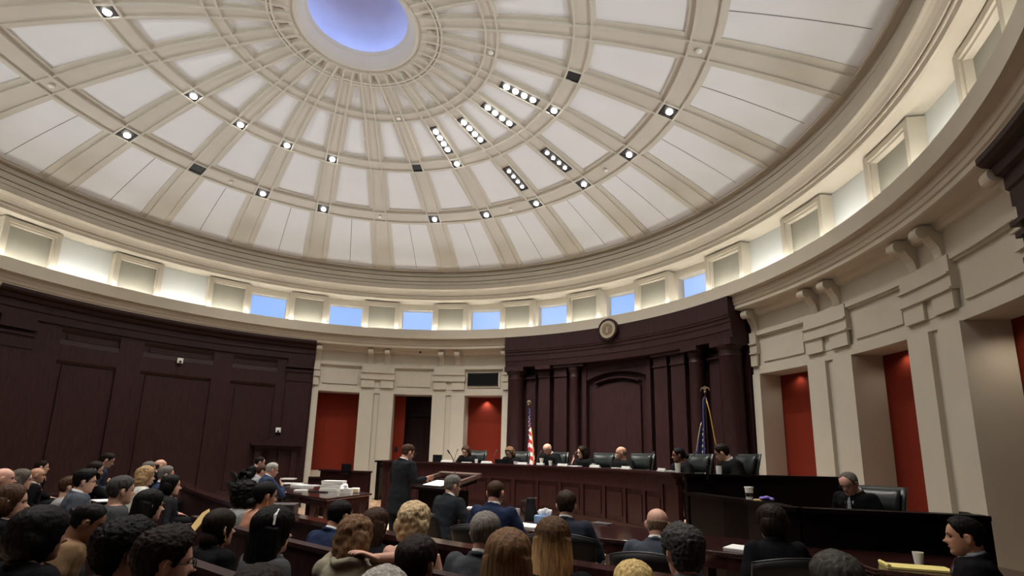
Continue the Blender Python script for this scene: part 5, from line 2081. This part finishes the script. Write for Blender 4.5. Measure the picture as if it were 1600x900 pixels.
person('man with short dark hair in a tan sweater bending forward', 152, 787, 3.65, az=72, lean=16, nod=14, skinc=BRN, hair=('short', BLK, {'side': .006, 'top': .012}), top=('sweater', (0.20, 0.125, 0.07)), near=2)
person('young man with wavy dark hair and glasses in grey blue suit', 137, 734, 5.8, az=72, lean=6, nod=4, skinc=LT, hair=('short', BLK, {'side': .014, 'top': .028, 'puff': .012}), top=('suit', (0.07, 0.08, 0.10)), near=1, glasses=True)
person('person in light grey shirt hidden behind the young man with glasses', 112, 744, 6.2, az=66, skinc=LT, hair=('short', BRO, None), top=('sweater', (0.30, 0.29, 0.30)))
person('bearded man with glasses behind the young man in the grey blue suit', 152, 721, 7.7, az=68, lean=8, nod=6, skinc=LT, hair=('short', DKB, None), top=('suit', BK), glasses=True, beard=DKB, arms=('lap', 'chin'))
person('man in navy shirt with glasses looking down by the wood wall', 174, 708, 8.9, az=72, lean=8, nod=18, skinc=PINK, hair=('short', DKB, None), top=('sweater', (0.03, 0.04, 0.06)), glasses=True)
person('man with dark grey hair in charcoal sweater seen from behind', 192, 744, 4.7, az=62, lean=4, yaw=-4, skinc=LT, hair=('short', SNP, {'side': .012, 'top': .020}), top=('sweater', (0.06, 0.063, 0.065)), near=1)
person('woman with shoulder-length blond hair in a white top', 229, 729, 7.0, az=66, skinc=LT, hair=('wavy', (0.34, 0.22, 0.11), {'L': .15, 'vol': .02}), top=('blouse', (0.60, 0.60, 0.55)), near=0, female=True)
person('dark grey-haired man behind the blond woman in white', 234, 721, 9.0, az=66, skinc=PINK, hair=('short', GRY, None), top=('suit', BK))
person('bald red-faced man furthest back above the blond woman', 252, 717, 9.4, az=66, skinc=PINK, hair=('bald', BRO, None), top=('suit', BK))
person('grey-haired man in blue jacket beside the blond woman in white', 261, 728, 7.5, az=68, skinc=PINK, hair=('short', GRY, None), top=('suit', MID), near=0)
person('black-haired woman in black jacket at the end of the front left pew', 269, 742, 6.4, az=72, skinc=LT, hair=('bob', BLK, {'L': .12, 'vol': .014}), top=('coat', (0.02, 0.02, 0.022)), near=1, female=True)
person('woman with long straight black hair in front of the man in charcoal sweater', 236, 765, 4.25, az=54, skinc=LT, hair=('long', BLK, {'L': .27, 'vol': .016}), top=('coat', BK), near=1, female=True)
person('person with bushy black curly hair, lower left foreground', 200, 810, 2.4, az=52, lean=4, skinc=LT, hair=('curly', BLK, {'side': .036, 'top': .045, 'seed': 4}), top=('coat', BK), near=2)
person('man with thick dark brown hair and black glasses, nearest foreground', 268, 817, 2.1, az=66, lean=4, nod=4, skinc=PINK, hair=('curly', DKB, {'side': .018, 'top': .028, 'seed': 9}), top=('coat', (0.02, 0.02, 0.022)), near=2, glasses=True)
person('dark-haired woman with a long braid in black coat', 346, 795, 3.6, az=50, skinc=LT, hair=('braid', DKB, None), top=('coat', BK), near=2, female=True, earring=True)
person('woman with tall fluffy black hair in a light grey sweater', 386, 746, 5.0, az=62, skinc=BRN, hair=('fascinator', BLK, None), top=('sweater', (0.22, 0.225, 0.22)), near=1, female=True)
person('woman with low black bun and blush satin blouse', 418, 752, 4.7, az=62, lean=8, nod=4, skinc=TAN, hair=('bun', BLK, {'at': (0, -.11, -.07)}), top=('blouse', (0.50, 0.24, 0.15), 'satin'), near=2, female=True, earring=True)
person('woman with long black hair held by a white clip, grey jacket', 430, 795, 3.05, az=58, skinc=LT, hair=('long', BLK, {'L': .36, 'vol': .030, 'seed': 3}), top=('suit', (0.07, 0.07, 0.075)), near=2, female=True, clip=True)
person('man with thinning black hair in navy suit and white collar', 536, 780, 4.1, az=50, lean=12, nod=8, skinc=TAN, hair=('recede', BLK, None), top=('suit', NAVY), near=2)
person('straight brown-haired woman behind the mahogany rail', 588, 793, 3.85, az=40, skinc=LT, hair=('long', (0.045, 0.025, 0.016), {'L': .24, 'vol': .012}), top=('coat', BK), near=1, female=True)
person('curly brown-haired person in a beige hooded coat with a hand on the ear', 556, 808, 3.15, az=34, lean=6, nod=10, tilt=-8, skinc=PINK, hair=('wavy', LBR, {'L': .15, 'vol': .024, 'seed': 2}), top=('sweater', (0.30, 0.27, 0.20)), near=2, arms=('ear', 'lap'))
person('blond woman in sleeveless cream top with her arm along the pew', 648, 787, 3.45, az=36, lean=2, skinc=PINK, hair=('wavy', (0.52, 0.39, 0.23), {'L': .10, 'vol': .026, 'seed': 6}), top=('tank', (0.62, 0.57, 0.42)), near=2, female=True, reach=(-1, (628, 873, 3.18), (586, 872, 2.98), (552, 856, 2.93)))
person('person with short dark brown hair in front of the blond woman', 652, 838, 2.4, az=36, skinc=LT, hair=('short', DKB, {'side': .014, 'top': .022}), top=('coat', BK), near=2)
person('man with short grey hair in charcoal suit and white collar', 759, 797, 3.05, az=42, lean=4, skinc=PINK, hair=('recede', (0.19, 0.17, 0.15), None), top=('suit', (0.055, 0.06, 0.068)), near=2)
person('woman with long light brown hair seen from behind, nearest the camera', 795, 830, 2.2, az=28, skinc=LT, hair=('long', LBR, {'L': .33, 'vol': .022, 'seed': 5}), top=('coat', BK), near=2, female=True)
person('woman with long hair turning blond at the ends, black top', 864, 809, 2.7, az=30, skinc=LT, hair=('long', (0.30, 0.19, 0.10), {'L': .31, 'vol': .016, 'seed': 7}, om), top=('coat', BK), near=2, female=True)
person('person with bright blond hair at the bottom edge', 990, 877, 2.3, az=34, skinc=LT, hair=('long', (0.56, 0.40, 0.17), {'L': .2, 'vol': .014}), top=('coat', BK), near=2, female=True)
person('man with curly grey and black hair in a dark plaid shirt', 1067, 817, 2.6, az=24, yaw=-12, skinc=PINK, hair=('curly', SNP, {'side': .022, 'top': .034, 'seed': 8}), top=('sweater', (0.03, 0.03, 0.05), 'plaid'), near=2, collar=(0.15, 0.15, 0.17))
person('person with dark grey-brown hair low in the right foreground', 1306, 863, 2.05, az=24, skinc=LT, hair=('short', (0.05, 0.045, 0.04), {'side': .014, 'top': .02}), top=('coat', BK), near=2)
person('person with dark brown hair just showing at the bottom edge', 404, 885, 1.95, az=48, skinc=LT, hair=('short', DKB, {'top': .02}), top=('coat', BK), near=2)
person('person with light grey hair just showing at the bottom edge', 600, 886, 1.95, az=42, skinc=PINK, hair=('short', LGR, {'side': .012, 'top': .018}), top=('coat', BK), near=2)

e = MB().prism([(-0.06, -0.09), (0.06, -0.09), (0.06, 0.07), (0, 0.11), (-0.06, 0.07)], 0, 0.006).build('envelope', M['folder'])
e.matrix_basis = Matrix.Translation(at(311, 816, 3.9)) @ Matrix.Rotation(rad(-60), 4, 'Z') @ Matrix.Rotation(rad(55), 4, 'X')
tag(e, 'yellow-brown envelope held up beside the woman with the braid', 'envelope')
e = MB().box((0, 0, 0), (0.26, 0.20, 0.01)).build('paper_sheets', M['paper'])
e.matrix_basis = Matrix.Translation(at(164, 782, 5.65)) @ Matrix.Rotation(rad(-60), 4, 'Z')
tag(e, 'white papers held by the young man in grey blue suit', 'papers')

# ---- pews and chairs under them
pew(-3.08, -6.0, 0.2, 'dark wooden pew of the last row under the people at the left edge')
pew(-3.08, 0.6, 5.3, 'dark wooden pew of the last row nearest the camera')
pew(-2.30, -5.2, 0.1, 'dark wooden pew with the young man in glasses and grey blue suit')
pew(-2.30, 0.5, 5.9, 'dark wooden middle-row pew with the long black-haired women')
pew(-1.52, -5.2, -0.35, 'dark wooden front pew with the blond woman in white')
pew(-1.52, 1.05, 6.4, 'dark wooden front pew behind the mahogany rail')


def chair_for(k, label, proto=[None], wide=1.0, ht=1.0):
    e, org = PEOPLE[k]
    az = math.degrees(-e.matrix_basis.to_euler().z)
    if proto[0] is None:
        proto[0] = office_chair()
        o = proto[0]
    else:
        o = copy_tree(proto[0])
    zs = max(0.94, (org.z + 0.0) / 0.49)
    o.matrix_basis = LM((org.x, org.y, 0), az) @ Matrix.Diagonal((wide, 1, zs * ht, 1))
    tag(o, label, 'chair', 'chairs')


IDX = {p[0]['label'].split(' seated')[0][:28]: i for i, p in enumerate(PEOPLE)}
def who(s):
    return [i for i, p in enumerate(PEOPLE) if s in p[0]['label']][0]


chair_for(who('charcoal suit with glasses seated right'), 'black chair under the grey-haired man beside the lectern')
chair_for(who('shaved head'), 'black chair under the man with shaved head in blue')
chair_for(who('wide black chair'), 'wide low black chair under the brown-haired man', wide=1.15)
chair_for(who('slate blue'), 'black chair under the bald man in slate blue')
chair_for(who('woman with dark bob'), 'wide black chair with pale rim under the woman in black', wide=1.15)
chair_for(who('yellow legal pad'), 'black chair under the man beside the yellow legal pad')
chair_for(who('hand at his chin'), 'black chair under the man with hand at his chin')
chair_for(who('light grey jacket'), 'black chair under the man in light grey jacket')
chair_for(who('red-faced man with short'), 'black chair under the man at the far table end')
chair_for(who('black-haired woman with white collar'), 'black chair under the woman with white collar by the table')
o = copy_tree(jc0)
e_, org_ = PEOPLE[who('striped tie')]
o.matrix_basis = LM((org_.x, org_.y, 0.17), 262) @ Matrix.Diagonal((1, 1, 0.90, 1))
tag(o, 'black leather high-back chair behind the suited clerk with glasses', 'chair')

bpy.data.scenes.remove(WS)
